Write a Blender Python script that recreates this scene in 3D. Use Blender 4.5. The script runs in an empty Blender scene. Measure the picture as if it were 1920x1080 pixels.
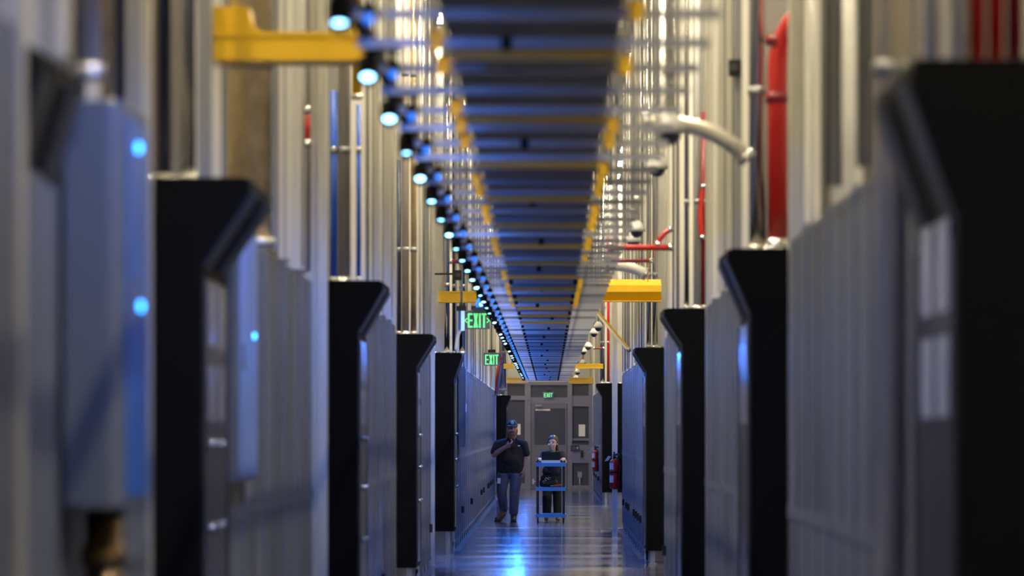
import bpy, bmesh, math, random
from mathutils import Vector, Matrix

sc = bpy.context.scene
COL = sc.collection
F = 8000.0          # focal length in pixels of a 1920 wide frame
EYE = 1.685         # camera height
VX, VY = 1030.0, 805.0

# ------------------------------------------------------------------ camera
cam = bpy.data.cameras.new('camera')
cam.sensor_fit = 'HORIZONTAL'
cam.sensor_width = 36.0
cam.lens = F / 1920 * 36.0
cam.shift_x = (960 - VX) / 1920
cam.shift_y = (VY - 540) / 1920
cam.clip_start = 0.1
cam.clip_end = 400
cam.dof.use_dof = True
cam.dof.focus_distance = 77.0
cam.dof.aperture_fstop = 3.1
camo = bpy.data.objects.new('camera', cam)
COL.objects.link(camo)
camo.location = (0, 0, EYE)
camo.rotation_euler = (math.pi / 2, 0, 0)
sc.camera = camo

# ------------------------------------------------------------------ world, exposure
w = bpy.data.worlds.new('world')
sc.world = w
w.use_nodes = True
w.node_tree.nodes['Background'].inputs[0].default_value = (0.30, 0.38, 0.60, 1)
w.node_tree.nodes['Background'].inputs[1].default_value = 0.05
sc.view_settings.view_transform = 'Standard'
sc.view_settings.look = 'None'
sc.view_settings.exposure = 0.0
sc.view_settings.gamma = 1.0
sc.view_settings.use_curve_mapping = False
sc.cycles.use_denoising = True
sc.cycles.use_light_tree = True
sc.cycles.max_bounces = 6
sc.cycles.diffuse_bounces = 3
sc.cycles.glossy_bounces = 4
sc.cycles.sample_clamp_indirect = 4.0
sc.cycles.caustics_reflective = False
sc.cycles.caustics_refractive = False

BATTEN_STRENGTH = 500.0      # warm ceiling battens
SPOT_POWER = 700.0           # aimed spot of every lamp pair
GLOW_POWER = 42.0            # blue bulb of every lamp pair
BLUE = (0.03, 0.20, 1.0)


# ------------------------------------------------------------------ materials
def mat(name, col, rough=0.5, metal=0.0, var=0.06, scale=6.0, stretch=(1, 1, 1), bump=0.0, spec=0.5, rvar=0.0, emit=None, estr=0.0, coat=0.0, aniso=0.0):
    m = bpy.data.materials.new(name)
    m.use_nodes = True
    nt = m.node_tree
    b = nt.nodes['Principled BSDF']
    tc = nt.nodes.new('ShaderNodeTexCoord')
    mp = nt.nodes.new('ShaderNodeMapping')
    mp.inputs['Scale'].default_value = stretch
    nt.links.new(tc.outputs['Object'], mp.inputs['Vector'])
    n = nt.nodes.new('ShaderNodeTexNoise')
    n.inputs['Scale'].default_value = scale
    n.inputs['Detail'].default_value = 4
    nt.links.new(mp.outputs['Vector'], n.inputs['Vector'])
    r = nt.nodes.new('ShaderNodeValToRGB')
    r.color_ramp.elements[0].position = 0.3
    r.color_ramp.elements[1].position = 0.7
    r.color_ramp.elements[0].color = tuple(max(0, c * (1 - var)) for c in col) + (1,)
    r.color_ramp.elements[1].color = tuple(min(1, c * (1 + var)) for c in col) + (1,)
    nt.links.new(n.outputs['Fac'], r.inputs['Fac'])
    nt.links.new(r.outputs['Color'], b.inputs['Base Color'])
    b.inputs['Metallic'].default_value = metal
    b.inputs['Roughness'].default_value = rough
    b.inputs['Specular IOR Level'].default_value = spec
    b.inputs['Coat Weight'].default_value = coat
    b.inputs['Coat Roughness'].default_value = 0.1
    if rvar:
        mr = nt.nodes.new('ShaderNodeMapRange')
        mr.inputs['To Min'].default_value = max(0.02, rough - rvar)
        mr.inputs['To Max'].default_value = rough + rvar
        nt.links.new(n.outputs['Fac'], mr.inputs['Value'])
        nt.links.new(mr.outputs['Result'], b.inputs['Roughness'])
    if bump:
        bp = nt.nodes.new('ShaderNodeBump')
        bp.inputs['Strength'].default_value = bump
        bp.inputs['Distance'].default_value = 0.01
        nt.links.new(n.outputs['Fac'], bp.inputs['Height'])
        nt.links.new(bp.outputs['Normal'], b.inputs['Normal'])
    if emit:
        b.inputs['Emission Color'].default_value = tuple(emit) + (1,)
        b.inputs['Emission Strength'].default_value = estr
    return m


M = {}
M['alu'] = mat('aluminium_strut', (0.66, 0.63, 0.53), 0.34, 0.75, 0.08, 3, (20, 20, 0.6), rvar=0.06)
M['alu_dark'] = mat('dark_aluminium', (0.30, 0.30, 0.30), 0.38, 0.7, 0.08, 3, (20, 20, 0.6))
M['charcoal'] = mat('charcoal_strut', (0.008, 0.009, 0.011), 0.5, 0.0, 0.1, 5)
M['bluedoor'] = mat('blue_box_door', (0.012, 0.10, 0.42), 0.35, 0, 0.05, 4)  # side of a white box, blue lamp light put into the colour
M['paledoor'] = mat('pale_blue_box_door', (0.14, 0.24, 0.52), 0.35, 0, 0.05, 4)  # white box side again, with weaker blue lamp light in its colour
M['led'] = mat('indicator_blue', (0.05, 0.3, 0.9), 0.3, emit=(0.03, 0.32, 1.0), estr=9.0)  # small glowing blue dots on the box doors
M['alu_low'] = mat('grey_frame', (0.17, 0.19, 0.235), 0.50, 0.6, 0.08, 3, (20, 20, 0.6))  # strut metal darkened and blued: dim blue light of the lower aisle painted in
M['alu_cream'] = mat('cream_strut', (0.86, 0.83, 0.73), 0.4, 0.2, 0.06, 3, (20, 20, 0.5))
M['sheet_a'] = mat('grey_sheet', (0.55, 0.54, 0.50), 0.18, 0.65, 0.10, 2, (1, 14, 0.3), rvar=0.08)
M['sheet_b'] = mat('pale_sheet', (0.82, 0.79, 0.70), 0.24, 0.35, 0.08, 2, (1, 14, 0.3), rvar=0.08)
M['sheet_c'] = mat('dim_sheet', (0.22, 0.21, 0.20), 0.15, 0.65, 0.10, 2, (1, 14, 0.3), rvar=0.08)
M['mesh'] = mat('perforated_panel', (0.125, 0.14, 0.175), 0.52, 0.6, 0.12, 2, (1, 20, 0.4), rvar=0.08)
M['mesh2'] = mat('perforated_panel_dark', (0.10, 0.11, 0.135), 0.48, 0.6, 0.12, 2, (1, 20, 0.4), rvar=0.08)
M['black'] = mat('black_powder_coat', (0.0016, 0.0020, 0.0030), 0.65, 0.0, 0.15, 30, bump=0.05, spec=0.06)
M['black_gloss'] = mat('black_gloss', (0.012, 0.012, 0.016), 0.22, 0.0, 0.1, 8, spec=0.5)
M['hoodside'] = mat('slate_hood_edge', (0.016, 0.017, 0.021), 0.45, 0.2, 0.15, 10)
M['rubber'] = mat('black_rubber', (0.006, 0.006, 0.006), 0.7, 0, 0.1, 20)
M['chrome'] = mat('chrome', (0.80, 0.80, 0.80), 0.12, 1.0, 0.03, 10)
M['steel'] = mat('polished_steel', (0.66, 0.65, 0.63), 0.22, 0.95, 0.06, 3, (8, 8, 0.4))
M['foil'] = mat('gold_foil_wrap', (0.66, 0.50, 0.28), 0.33, 0.65, 0.28, 9, (1, 1, 0.7), bump=0.6)
M['beige'] = mat('beige_duct', (0.58, 0.50, 0.38), 0.22, 0.4, 0.1, 4, (1, 1, 0.4))
M['insul'] = mat('grey_insulation', (0.33, 0.29, 0.25), 0.5, 0.25, 0.12, 6, (1, 1, 0.4))
M['red'] = mat('red_pipe_paint', (0.50, 0.018, 0.015), 0.32, 0.0, 0.08, 5)
M['darkred'] = mat('dark_red_pipe', (0.20, 0.010, 0.018), 0.35, 0.0, 0.10, 5)
M['bluepipe'] = mat('blue_pipe_paint', (0.02, 0.09, 0.50), 0.35, 0, 0.10, 5)
M['navy'] = mat('navy_pipe', (0.012, 0.02, 0.055), 0.4, 0, 0.10, 5)
M['yellow'] = mat('yellow_fibre_duct', (0.74, 0.44, 0.008), 0.38, 0, 0.05, 4)
M['whitepl'] = mat('white_plastic', (0.74, 0.73, 0.70), 0.38, 0, 0.03, 4)
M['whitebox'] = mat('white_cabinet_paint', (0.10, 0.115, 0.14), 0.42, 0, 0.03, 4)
M['pane'] = mat('pale_vent_pane', (0.70, 0.68, 0.68), 0.25, 0.2, 0.05, 4)  # strong reflection on the cabinet side, painted as a pale pane
M['pane_dim'] = mat('dim_vent_pane', (0.22, 0.21, 0.22), 0.25, 0.2, 0.05, 4)  # same reflection painted weaker, for the cabinets farther off
M['knobsteel'] = mat('knob_steel', (0.30, 0.34, 0.42), 0.25, 1.0, 0.05, 4)
M['bronze'] = mat('dark_bronze', (0.20, 0.13, 0.06), 0.3, 0.85, 0.1, 4)
M['strut'] = mat('ladder_strut', (0.34, 0.345, 0.36), 0.36, 0.65, 0.08, 3, (0.5, 20, 20))
M['strut_dim'] = mat('ladder_strut_dim', (0.20, 0.205, 0.22), 0.4, 0.65, 0.08, 3, (0.5, 20, 20))
M['strut_pale'] = mat('ladder_strut_pale', (0.46, 0.46, 0.46), 0.3, 0.65, 0.08, 3, (0.5, 20, 20))
M['pan'] = mat('tray_pan', (0.022, 0.023, 0.026), 0.6, 0.0, 0.10, 3)
M['pan_far'] = mat('tray_pan_grey', (0.05, 0.053, 0.06), 0.5, 0.2, 0.10, 3)
M['ceiling'] = mat('painted_deck', (0.42, 0.41, 0.39), 0.7, 0, 0.06, 2)
M['wall_c'] = mat('cream_panel', (0.62, 0.58, 0.50), 0.45, 0.15, 0.06, 2, (1, 6, 0.5))
M['wall_g'] = mat('grey_panel', (0.40, 0.39, 0.37), 0.45, 0.2, 0.08, 2, (1, 6, 0.5))
M['batten'] = mat('batten_diffuser', (0.9, 0.88, 0.82), 0.4, emit=(1.0, 0.88, 0.63), estr=BATTEN_STRENGTH)
M['batten_low'] = mat('low_batten_diffuser', (0.9, 0.88, 0.85), 0.4, emit=(1.0, 0.95, 0.95), estr=22)  # glow of the unseen battens added to brighten the people
M['lens'] = mat('spot_lens', (0.5, 0.8, 1.0), 0.2, emit=(0.22, 0.60, 1.0), estr=11)
M['bulb'] = mat('blue_bulb', (0.05, 0.3, 1.0), 0.2, emit=(0.004, 0.15, 0.85), estr=1.6)
M['exitgreen'] = mat('exit_letters', (0.1, 0.8, 0.3), 0.4, emit=(0.20, 1.0, 0.28), estr=0.85)
M['exitplate'] = mat('exit_plate', (0.13, 0.13, 0.14), 0.25, 0.1, 0.03, 4)
M['frame'] = mat('end_frame_paint', (0.17, 0.165, 0.215), 0.42, 0.3, 0.04, 3)
M['doorpaint'] = mat('door_leaf_paint', (0.13, 0.125, 0.155), 0.4, 0.2, 0.04, 3)
M['smoke'] = mat('smoked_glass', (0.05, 0.05, 0.053), 0.30, 0.0, 0.06, 2, spec=0.3)
M['paper'] = mat('paper_sheet', (0.72, 0.72, 0.74), 0.7, 0, 0.02, 8)
M['brass'] = mat('pale_brass', (0.80, 0.72, 0.52), 0.2, 1.0, 0.03, 8)
M['tag'] = mat('label_white', (0.75, 0.75, 0.78), 0.5, 0, 0.03, 8)


def floor_material():
    m = bpy.data.materials.new('polished_concrete')
    m.use_nodes = True
    nt = m.node_tree
    b = nt.nodes['Principled BSDF']
    tc = nt.nodes.new('ShaderNodeTexCoord')
    n = nt.nodes.new('ShaderNodeTexNoise')
    n.inputs['Scale'].default_value = 1.1
    n.inputs['Detail'].default_value = 6
    nt.links.new(tc.outputs['Object'], n.inputs['Vector'])
    r = nt.nodes.new('ShaderNodeValToRGB')
    r.color_ramp.elements[0].color = (0.085, 0.088, 0.10, 1)
    r.color_ramp.elements[1].color = (0.15, 0.155, 0.175, 1)
    r.color_ramp.elements[0].position = 0.3
    r.color_ramp.elements[1].position = 0.7
    nt.links.new(n.outputs['Fac'], r.inputs['Fac'])
    nt.links.new(r.outputs['Color'], b.inputs['Base Color'])
    mp = nt.nodes.new('ShaderNodeMapping')
    mp.inputs['Scale'].default_value = (0.16, 0.75, 1)
    nt.links.new(tc.outputs['Object'], mp.inputs['Vector'])
    n2 = nt.nodes.new('ShaderNodeTexNoise')
    n2.inputs['Scale'].default_value = 1.0
    n2.inputs['Detail'].default_value = 3
    nt.links.new(mp.outputs['Vector'], n2.inputs['Vector'])
    mr = nt.nodes.new('ShaderNodeMapRange')
    mr.inputs['From Min'].default_value = 0.3
    mr.inputs['From Max'].default_value = 0.7
    mr.inputs['To Min'].default_value = 0.07
    mr.inputs['To Max'].default_value = 0.17
    nt.links.new(n2.outputs['Fac'], mr.inputs['Value'])
    nt.links.new(mr.outputs['Result'], b.inputs['Roughness'])
    b.inputs['Specular IOR Level'].default_value = 0.5
    # gentle waviness of a ground slab
    bp = nt.nodes.new('ShaderNodeBump')
    bp.inputs['Strength'].default_value = 0.12
    bp.inputs['Distance'].default_value = 0.01
    nt.links.new(n2.outputs['Fac'], bp.inputs['Height'])
    nt.links.new(bp.outputs['Normal'], b.inputs['Normal'])
    return m


M['floor'] = floor_material()


# ------------------------------------------------------------------ mesh helpers
class MB:
    def __init__(self):
        self.v, self.f, self.s = [], [], []

    def add(self, vs, fs, smooth=False):
        o = len(self.v)
        self.v += [tuple(p) for p in vs]
        self.f += [tuple(i + o for i in q) for q in fs]
        self.s += [smooth] * len(fs)
        return self

    def box(self, x0, x1, y0, y1, z0, z1):
        if x0 > x1: x0, x1 = x1, x0
        if y0 > y1: y0, y1 = y1, y0
        if z0 > z1: z0, z1 = z1, z0
        vs = [(x0, y0, z0), (x1, y0, z0), (x1, y1, z0), (x0, y1, z0), (x0, y0, z1), (x1, y0, z1), (x1, y1, z1), (x0, y1, z1)]
        return self.add(vs, [(0, 3, 2, 1), (4, 5, 6, 7), (0, 1, 5, 4), (1, 2, 6, 5), (2, 3, 7, 6), (3, 0, 4, 7)])

    def hull(self, lo, hi):
        """prism between two equal loops"""
        n = len(lo)
        fs = [tuple(range(n))[::-1], tuple(range(n, 2 * n))]
        for i in range(n):
            j = (i + 1) % n
            fs.append((i, j, n + j, n + i))
        return self.add(list(lo) + list(hi), fs)

    def tube(self, pts, r, n=12, caps=True):
        pts = [Vector(p) for p in pts]
        rs = r if isinstance(r, (list, tuple)) else [r] * len(pts)
        vs, fs = [], []
        up = None
        for i, p in enumerate(pts):
            if i == 0: t = pts[1] - pts[0]
            elif i == len(pts) - 1: t = pts[-1] - pts[-2]
            else: t = (pts[i + 1] - pts[i]).normalized() + (pts[i] - pts[i - 1]).normalized()
            t.normalize()
            if up is None:
                up = Vector((0, 0, 1)) if abs(t.z) < 0.9 else Vector((0, 1, 0))
            a = t.cross(up)
            a.normalize()
            b = a.cross(t)
            up = b
            for k in range(n):
                q = 2 * math.pi * k / n
                vs.append(p + a * (rs[i] * math.cos(q)) + b * (rs[i] * math.sin(q)))
        for i in range(len(pts) - 1):
            for k in range(n):
                k2 = (k + 1) % n
                fs.append((i * n + k, i * n + k2, (i + 1) * n + k2, (i + 1) * n + k))
        self.add(vs, fs, True)
        if caps:
            o = len(self.v) - len(vs)
            self.f.append(tuple(o + k for k in range(n))[::-1]); self.s.append(False)
            self.f.append(tuple(o + (len(pts) - 1) * n + k for k in range(n))); self.s.append(False)
        return self

    def ball(self, c, r, seg=14, rings=8, z0=-1.0, z1=1.0):
        """ellipsoid, clipped to unit heights z0..z1"""
        if not isinstance(r, (tuple, list)): r = (r, r, r)
        t0, t1 = math.asin(max(-1, z0)), math.asin(min(1, z1))
        vs, fs = [], []
        for i in range(rings + 1):
            t = t0 + (t1 - t0) * i / rings
            for k in range(seg):
                q = 2 * math.pi * k / seg
                vs.append((c[0] + r[0] * math.cos(t) * math.cos(q), c[1] + r[1] * math.cos(t) * math.sin(q), c[2] + r[2] * math.sin(t)))
        for i in range(rings):
            for k in range(seg):
                k2 = (k + 1) % seg
                fs.append((i * seg + k, i * seg + k2, (i + 1) * seg + k2, (i + 1) * seg + k))
        o = len(self.v)
        self.add(vs, fs, True)
        self.f.append(tuple(o + k for k in range(seg))[::-1]); self.s.append(True)
        self.f.append(tuple(o + rings * seg + k for k in range(seg))); self.s.append(True)
        return self

    def mesh(self, name, material):
        me = bpy.data.meshes.new(name)
        me.from_pydata(self.v, [], self.f)
        me.polygons.foreach_set('use_smooth', self.s)
        me.materials.append(material)
        me.update()
        return me

    def build(self, name, material, parent=None, loc=None):
        return put(self.mesh(name, material), name, parent, loc)


def put(me, name, parent=None, loc=None, rot=None, scale=None):
    o = bpy.data.objects.new(name, me)
    COL.objects.link(o)
    if parent is not None: o.parent = parent
    if loc is not None: o.location = loc
    if rot is not None: o.rotation_euler = rot
    if scale is not None: o.scale = scale
    return o


LABELS = {}


def tag(o, label, cat, group=None):
    o['label'] = label
    o['category'] = cat
    if group: o['group'] = group
    LABELS.setdefault(label, []).append(o.name)
    return o


def thing(name, label, cat, loc=(0, 0, 0), rz=0.0, group=None):
    o = bpy.data.objects.new(name, None)
    COL.objects.link(o)
    o.location = loc
    o.rotation_euler = (0, 0, rz)
    return tag(o, label, cat, group)


def struct(o):
    o['kind'] = 'structure'
    return o


def P(px, py, d):
    return (( px - VX) * d / F, d, EYE + (VY - py) * d / F)


ORD = ['first', 'second', 'third', 'fourth', 'fifth', 'sixth', 'seventh', 'eighth', 'ninth', 'tenth', 'eleventh', 'twelfth', 'thirteenth', 'fourteenth', 'fifteenth', 'sixteenth',
       'seventeenth', 'eighteenth', 'nineteenth']
TENS = {20: 'twenty', 30: 'thirty', 40: 'forty', 50: 'fifty', 60: 'sixty'}


def ordinal(i):
    """0-based"""
    n = i + 1
    if n < 20: return ORD[n - 1]
    t = n // 10 * 10
    if n == t: return TENS[t][:-1] + 'ieth'
    return TENS[t] + '-' + ORD[n - t - 1]


rnd = random.Random(7)

# ================================================================== SETTING
YF, YE, HX, HZ = -3.0, 120.0, 4.2, 8.6
fl = struct(MB().box(-HX, HX, YF, YE + 0.4, -0.2, 0).build('floor', M['floor']))
ce = struct(MB().box(-HX, HX, YF, YE + 0.4, HZ, HZ + 0.2).build('ceiling', M['ceiling']))
jm = MB().box(-0.5, 0.5, -0.02, 0.02, 0, 0.004).mesh('joint_strip', M['chrome'])
for jy in (72.9, 93.5):
    put(jm, 'joint_strip', fl, (0, jy, 0), scale=(2.6, 1, 1))
# ribs under the ceiling deck
rm = MB().box(-HX, HX, -0.06, 0.06, HZ - 0.25, HZ).mesh('deck_rib', M['wall_g'])
for k in range(28):
    put(rm, 'deck_rib', ce, (0, 3.5 + 4.2 * k, 0))
for side, sx in (('left', -1), ('right', 1)):
    wl = struct(MB().box(sx * HX, sx * (HX + 0.2), YF, YE + 0.4, -0.2, HZ + 0.2).build('wall_' + side, M['wall_g']))
    pw = 1.5
    shapes = [MB().box(0, -sx * t, 0.02, pw - 0.02, 0, HZ - 0.3).mesh('panel', m_) for t, m_ in ((0.05, M['wall_c']), (0.12, M['wall_g']), (0.08, M['wall_c']), (0.16, M['alu_cream']))]
    for k in range(int((YE - YF) / pw)):
        put(shapes[(k * 7 + k // 3) % 4], 'panel', wl, (sx * HX, YF + k * pw, 0))
struct(MB().box(-HX, HX, YF - 0.2, YF, -0.2, HZ + 0.2).build('wall_back', M['wall_g']))

# warm battens under the ceiling, two lines over the edges of the aisle
bh = MB().box(-0.07, 0.07, -0.75, 0.75, 0.03, 0.10).mesh('housing', M['whitepl'])
bs = MB().tube([(0, 0, 0.1), (0, 0, HZ - 7.95)], 0.008, 6).mesh('suspension_rod', M['steel'])
bd = MB().box(-0.055, 0.055, -0.72, 0.72, 0.0, 0.03).mesh('diffuser', M['batten'])
bd2 = bd.copy()
bd2.materials[0] = M['batten_low']
for sx, side in ((-1, 'left'), (1, 'right')):
    for k in range(23):
        y = 4.0 + 5.1 * k
        t = thing('ceiling_batten', f'warm white ceiling batten, {ordinal(k)} of the line above the {side} cages', 'ceiling light', (sx * 1.68, y, 7.95), 0, 'warm ceiling battens')
        put(bh, 'housing', t)
        put(bd, 'diffuser', t)
        for q in (-0.5, 0.5): put(bs, 'suspension_rod', t, (0, q, 0))

# two unseen battens added in the right cross aisle to light the people
for y, l in ((75.6, 'warm ceiling batten hanging low in the cross aisle beside the bearded person and cart'), (86.0, 'warm ceiling batten hanging low deeper in the cross aisle near the end door')):
    t = thing('ceiling_batten', l, 'ceiling light', (2.1, y, 3.6), 0, 'warm ceiling battens')  # added fill batten, not one of the ceiling lines
    put(bh, 'housing', t)
    put(bd2, 'diffuser', t)
    for q in (-0.5, 0.5): MB().tube([(0, q, 0.1), (0, q, HZ - 3.6)], 0.008, 6).build('suspension_rod', M['steel'], t)

# ================================================================== END WALL
ew = struct(MB().box(-HX, HX, YE, YE + 0.2, 3.02, HZ).box(-HX, -1.62, YE, YE + 0.2, 0, 3.02).box(1.42, HX, YE, YE + 0.2, 0, 3.02).build('wall_end', M['wall_g']))


def ex(px): return (px - VX) * YE / F
def ez(py): return EYE + (VY - py) * YE / F


# frame posts and rails of the end partition
fy0, fy1 = YE - 0.10, YE + 0.04
for a, b in ((921, 927), (946, 951), (984, 995), (1064, 1073), (1104, 1113)):
    MB().box(ex(a), ex(b), fy0, fy1, 0, ez(716)).build('frame_post', M['frame'], ew)
for x0, x1, py0, py1 in ((927, 984, 742, 750), (951, 984, 828, 834), (951, 984, 906, 917), (995, 1064, 716, 722), (995, 1064, 745, 756), (1073, 1104, 742, 762), (1073, 1104, 822, 826), (1073, 1104, 834, 868), (1073, 1104, 910, 917), (927, 984, 714, 720), (1073, 1104, 714, 720)):
    MB().box(ex(x0), ex(x1), fy0 + 0.03, fy1, ez(py1), ez(py0)).build('frame_rail', M['frame'], ew)
for i, (x0, x1, py0, py1) in enumerate(((927, 946, 720, 917), (951, 984, 750, 828), (951, 984, 834, 906), (951, 984, 720, 742), (995, 1064, 722, 745), (1073, 1104, 720, 742), (1073, 1104, 762, 822), (1073, 1104, 826, 834), (1073, 1104, 868, 910))):
    wn = struct(MB().box(ex(x0), ex(x1), YE - 0.02, YE, ez(py1), ez(py0)).build(f'window_{i + 1}', M['smoke']))
# right strip
MB().box(ex(1113), 1.42, YE - 0.04, YE + 0.04, 0, 3.02).box(-1.62, ex(921), YE - 0.04, YE + 0.04, 0, 3.02).build('side_strip', M['frame'], ew)
dr = struct(MB().box(ex(996), ex(1063), YE - 0.06, YE, 0.01, ez(834)).box(ex(996), ex(1002), YE - 0.06, YE, ez(834), ez(756)).box(ex(1060), ex(1063), YE - 0.06, YE, ez(834), ez(756)).box(ex(1002), ex(1060), YE - 0.06, YE, ez(766), ez(756)).build('door_1', M['doorpaint']))
MB().box(ex(1002), ex(1060), YE - 0.04, YE - 0.015, ez(834), ez(766)).build('pane', M['smoke'], dr)
MB().box(ex(1004), ex(1032), YE - 0.045, YE - 0.04, ez(770), ez(767)).build('pane_notice', M['paper'], dr)
MB().tube([(ex(1000), YE - 0.06, ez(903)), (ex(1000), YE - 0.13, ez(903)), (ex(1008), YE - 0.13, ez(903))], 0.016, 10).build('handle', M['brass'], dr)
MB().box(ex(998.4), ex(1001.6), YE - 0.068, YE - 0.06, ez(908), ez(898)).build('lock_plate', M['steel'], dr)
# door closer
MB().box(ex(1004), ex(1016), YE - 0.12, YE - 0.06, ez(762), ez(759)).build('door_closer', M['alu_dark'], dr)

for x0, x1, py0, py1, lab in ((1085, 1097, 796, 818, 'white paper notice on the dark glass beside the end door'), (968, 976, 795, 815, 'white paper notice on the glass behind the bearded man in the cap')):
    tag(MB().box(ex(x0), ex(x1), YE - 0.028, YE - 0.021, ez(py1), ez(py0)).build('paper_notice', M['paper']), lab, 'notice')
t = thing('intercom_panel', 'dark door intercom panel on the rail beside the end door', 'intercom', (ex(1078), YE - 0.07, ez(840)))
MB().box(-0.115, 0.115, -0.05, 0.0, -0.075, 0.075).build('body', M['black_gloss'], t)
MB().box(-0.09, 0.03, -0.056, -0.05, -0.05, 0.05).build('screen', M['smoke'], t)
MB().box(0.05, 0.09, -0.056, -0.05, -0.04, 0.04).build('keypad', M['alu_dark'], t)
t = thing('card_reader', 'small upright black card reader below the intercom by the end door', 'card reader', (ex(1091), YE - 0.07, ez(851)))
MB().box(-0.04, 0.04, -0.04, 0.0, -0.10, 0.10).build('body', M['rubber'], t)
MB().box(-0.02, 0.02, -0.045, -0.04, 0.03, 0.07).build('reader_lens', M['smoke'], t)
t = thing('valve_box', 'small grey outlet box behind the low pane beside the end door', 'outlet box', (ex(1087), YE - 0.021, ez(890)))
MB().box(-0.06, 0.06, -0.06, 0.0, -0.08, 0.08).build('body', M['alu_dark'], t)
MB().tube([(0, -0.03, -0.08), (0, -0.03, -0.30)], 0.015, 8).build('conduit', M['alu'], t)


# ================================================================== letters
def letters(mb, txt, x, z, h, wd, gap, y0, y1):
    """block letters in the x-z plane, lower left at x, z"""
    s = h * 0.125
    for c in txt:
        if c == 'E':
            mb.box(x, x + s, y0, y1, z, z + h)
            for q in (0, (h - s) / 2, h - s): mb.box(x + s, x + wd, y0, y1, z + q, z + q + s)
        elif c == 'I':
            mb.box(x, x + s, y0, y1, z, z + h)
            x += s + gap
            continue
        elif c == 'T':
            mb.box(x, x + wd, y0, y1, z + h - s, z + h)
            mb.box(x + (wd - s) / 2, x + (wd + s) / 2, y0, y1, z, z + h - s)
        elif c == 'X':
            for a, b in ((0, wd - s * 1.15), (wd - s * 1.15, 0)):
                lo = [(x + a, y0, z), (x + a + s * 1.15, y0, z), (x + a + s * 1.15, y1, z), (x + a, y1, z)]
                hi = [(x + b, y0, z + h), (x + b + s * 1.15, y0, z + h), (x + b + s * 1.15, y1, z + h), (x + b, y1, z + h)]
                mb.hull(lo, hi)
        x += wd + gap
    return x - gap


def exit_sign(loc, W, H, label, arrows, rod_top):
    t = thing('exit_sign', label, 'exit sign', loc)
    MB().box(-W / 2, W / 2, 0, 0.03, 0, H).build('plate', M['exitplate'], t)
    MB().box(-W / 2 - 0.004, W / 2 + 0.004, -0.006, 0.04, H, H + 0.02).build('top_channel', M['alu_dark'], t)
    MB().box(-0.07, 0.07, -0.02, 0.06, H + 0.02, H + 0.075).build('battery_housing', M['rubber'], t)
    MB().tube([(0, 0.015, H + 0.075), (0, 0.015, rod_top)], 0.009, 6).build('hanging_rod', M['steel'], t)
    mb = MB()
    h = H * 0.84
    wd = W * (0.19 if arrows else 0.225)
    gap = W * 0.03
    tot = 3 * wd + h * 0.125 + 3 * gap
    letters(mb, 'EXIT', -tot / 2, H * 0.08, h, wd, gap, -0.008, 0.0)
    mb.build('lettering', M['exitgreen'], t)
    if arrows:
        for s in (-1, 1):
            a = MB()
            x0, x1 = s * (tot / 2 + W * 0.015), s * W * 0.485
            zc, dz, th = H / 2, H * 0.13, H * 0.07
            for q in (1, -1):
                a.hull([(x0, -0.008, zc + q * dz - th / 2), (x0, -0.008, zc + q * dz + th / 2), (x0, 0, zc + q * dz + th / 2), (x0, 0, zc + q * dz - th / 2)],
                       [(x1, -0.008, zc - th / 2), (x1, -0.008, zc + th / 2), (x1, 0, zc + th / 2), (x1, 0, zc - th / 2)])
            a.build('arrow', M['exitgreen'], t)
    return t


# ================================================================== AISLE CAGES
ZTOP = 7.4


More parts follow.
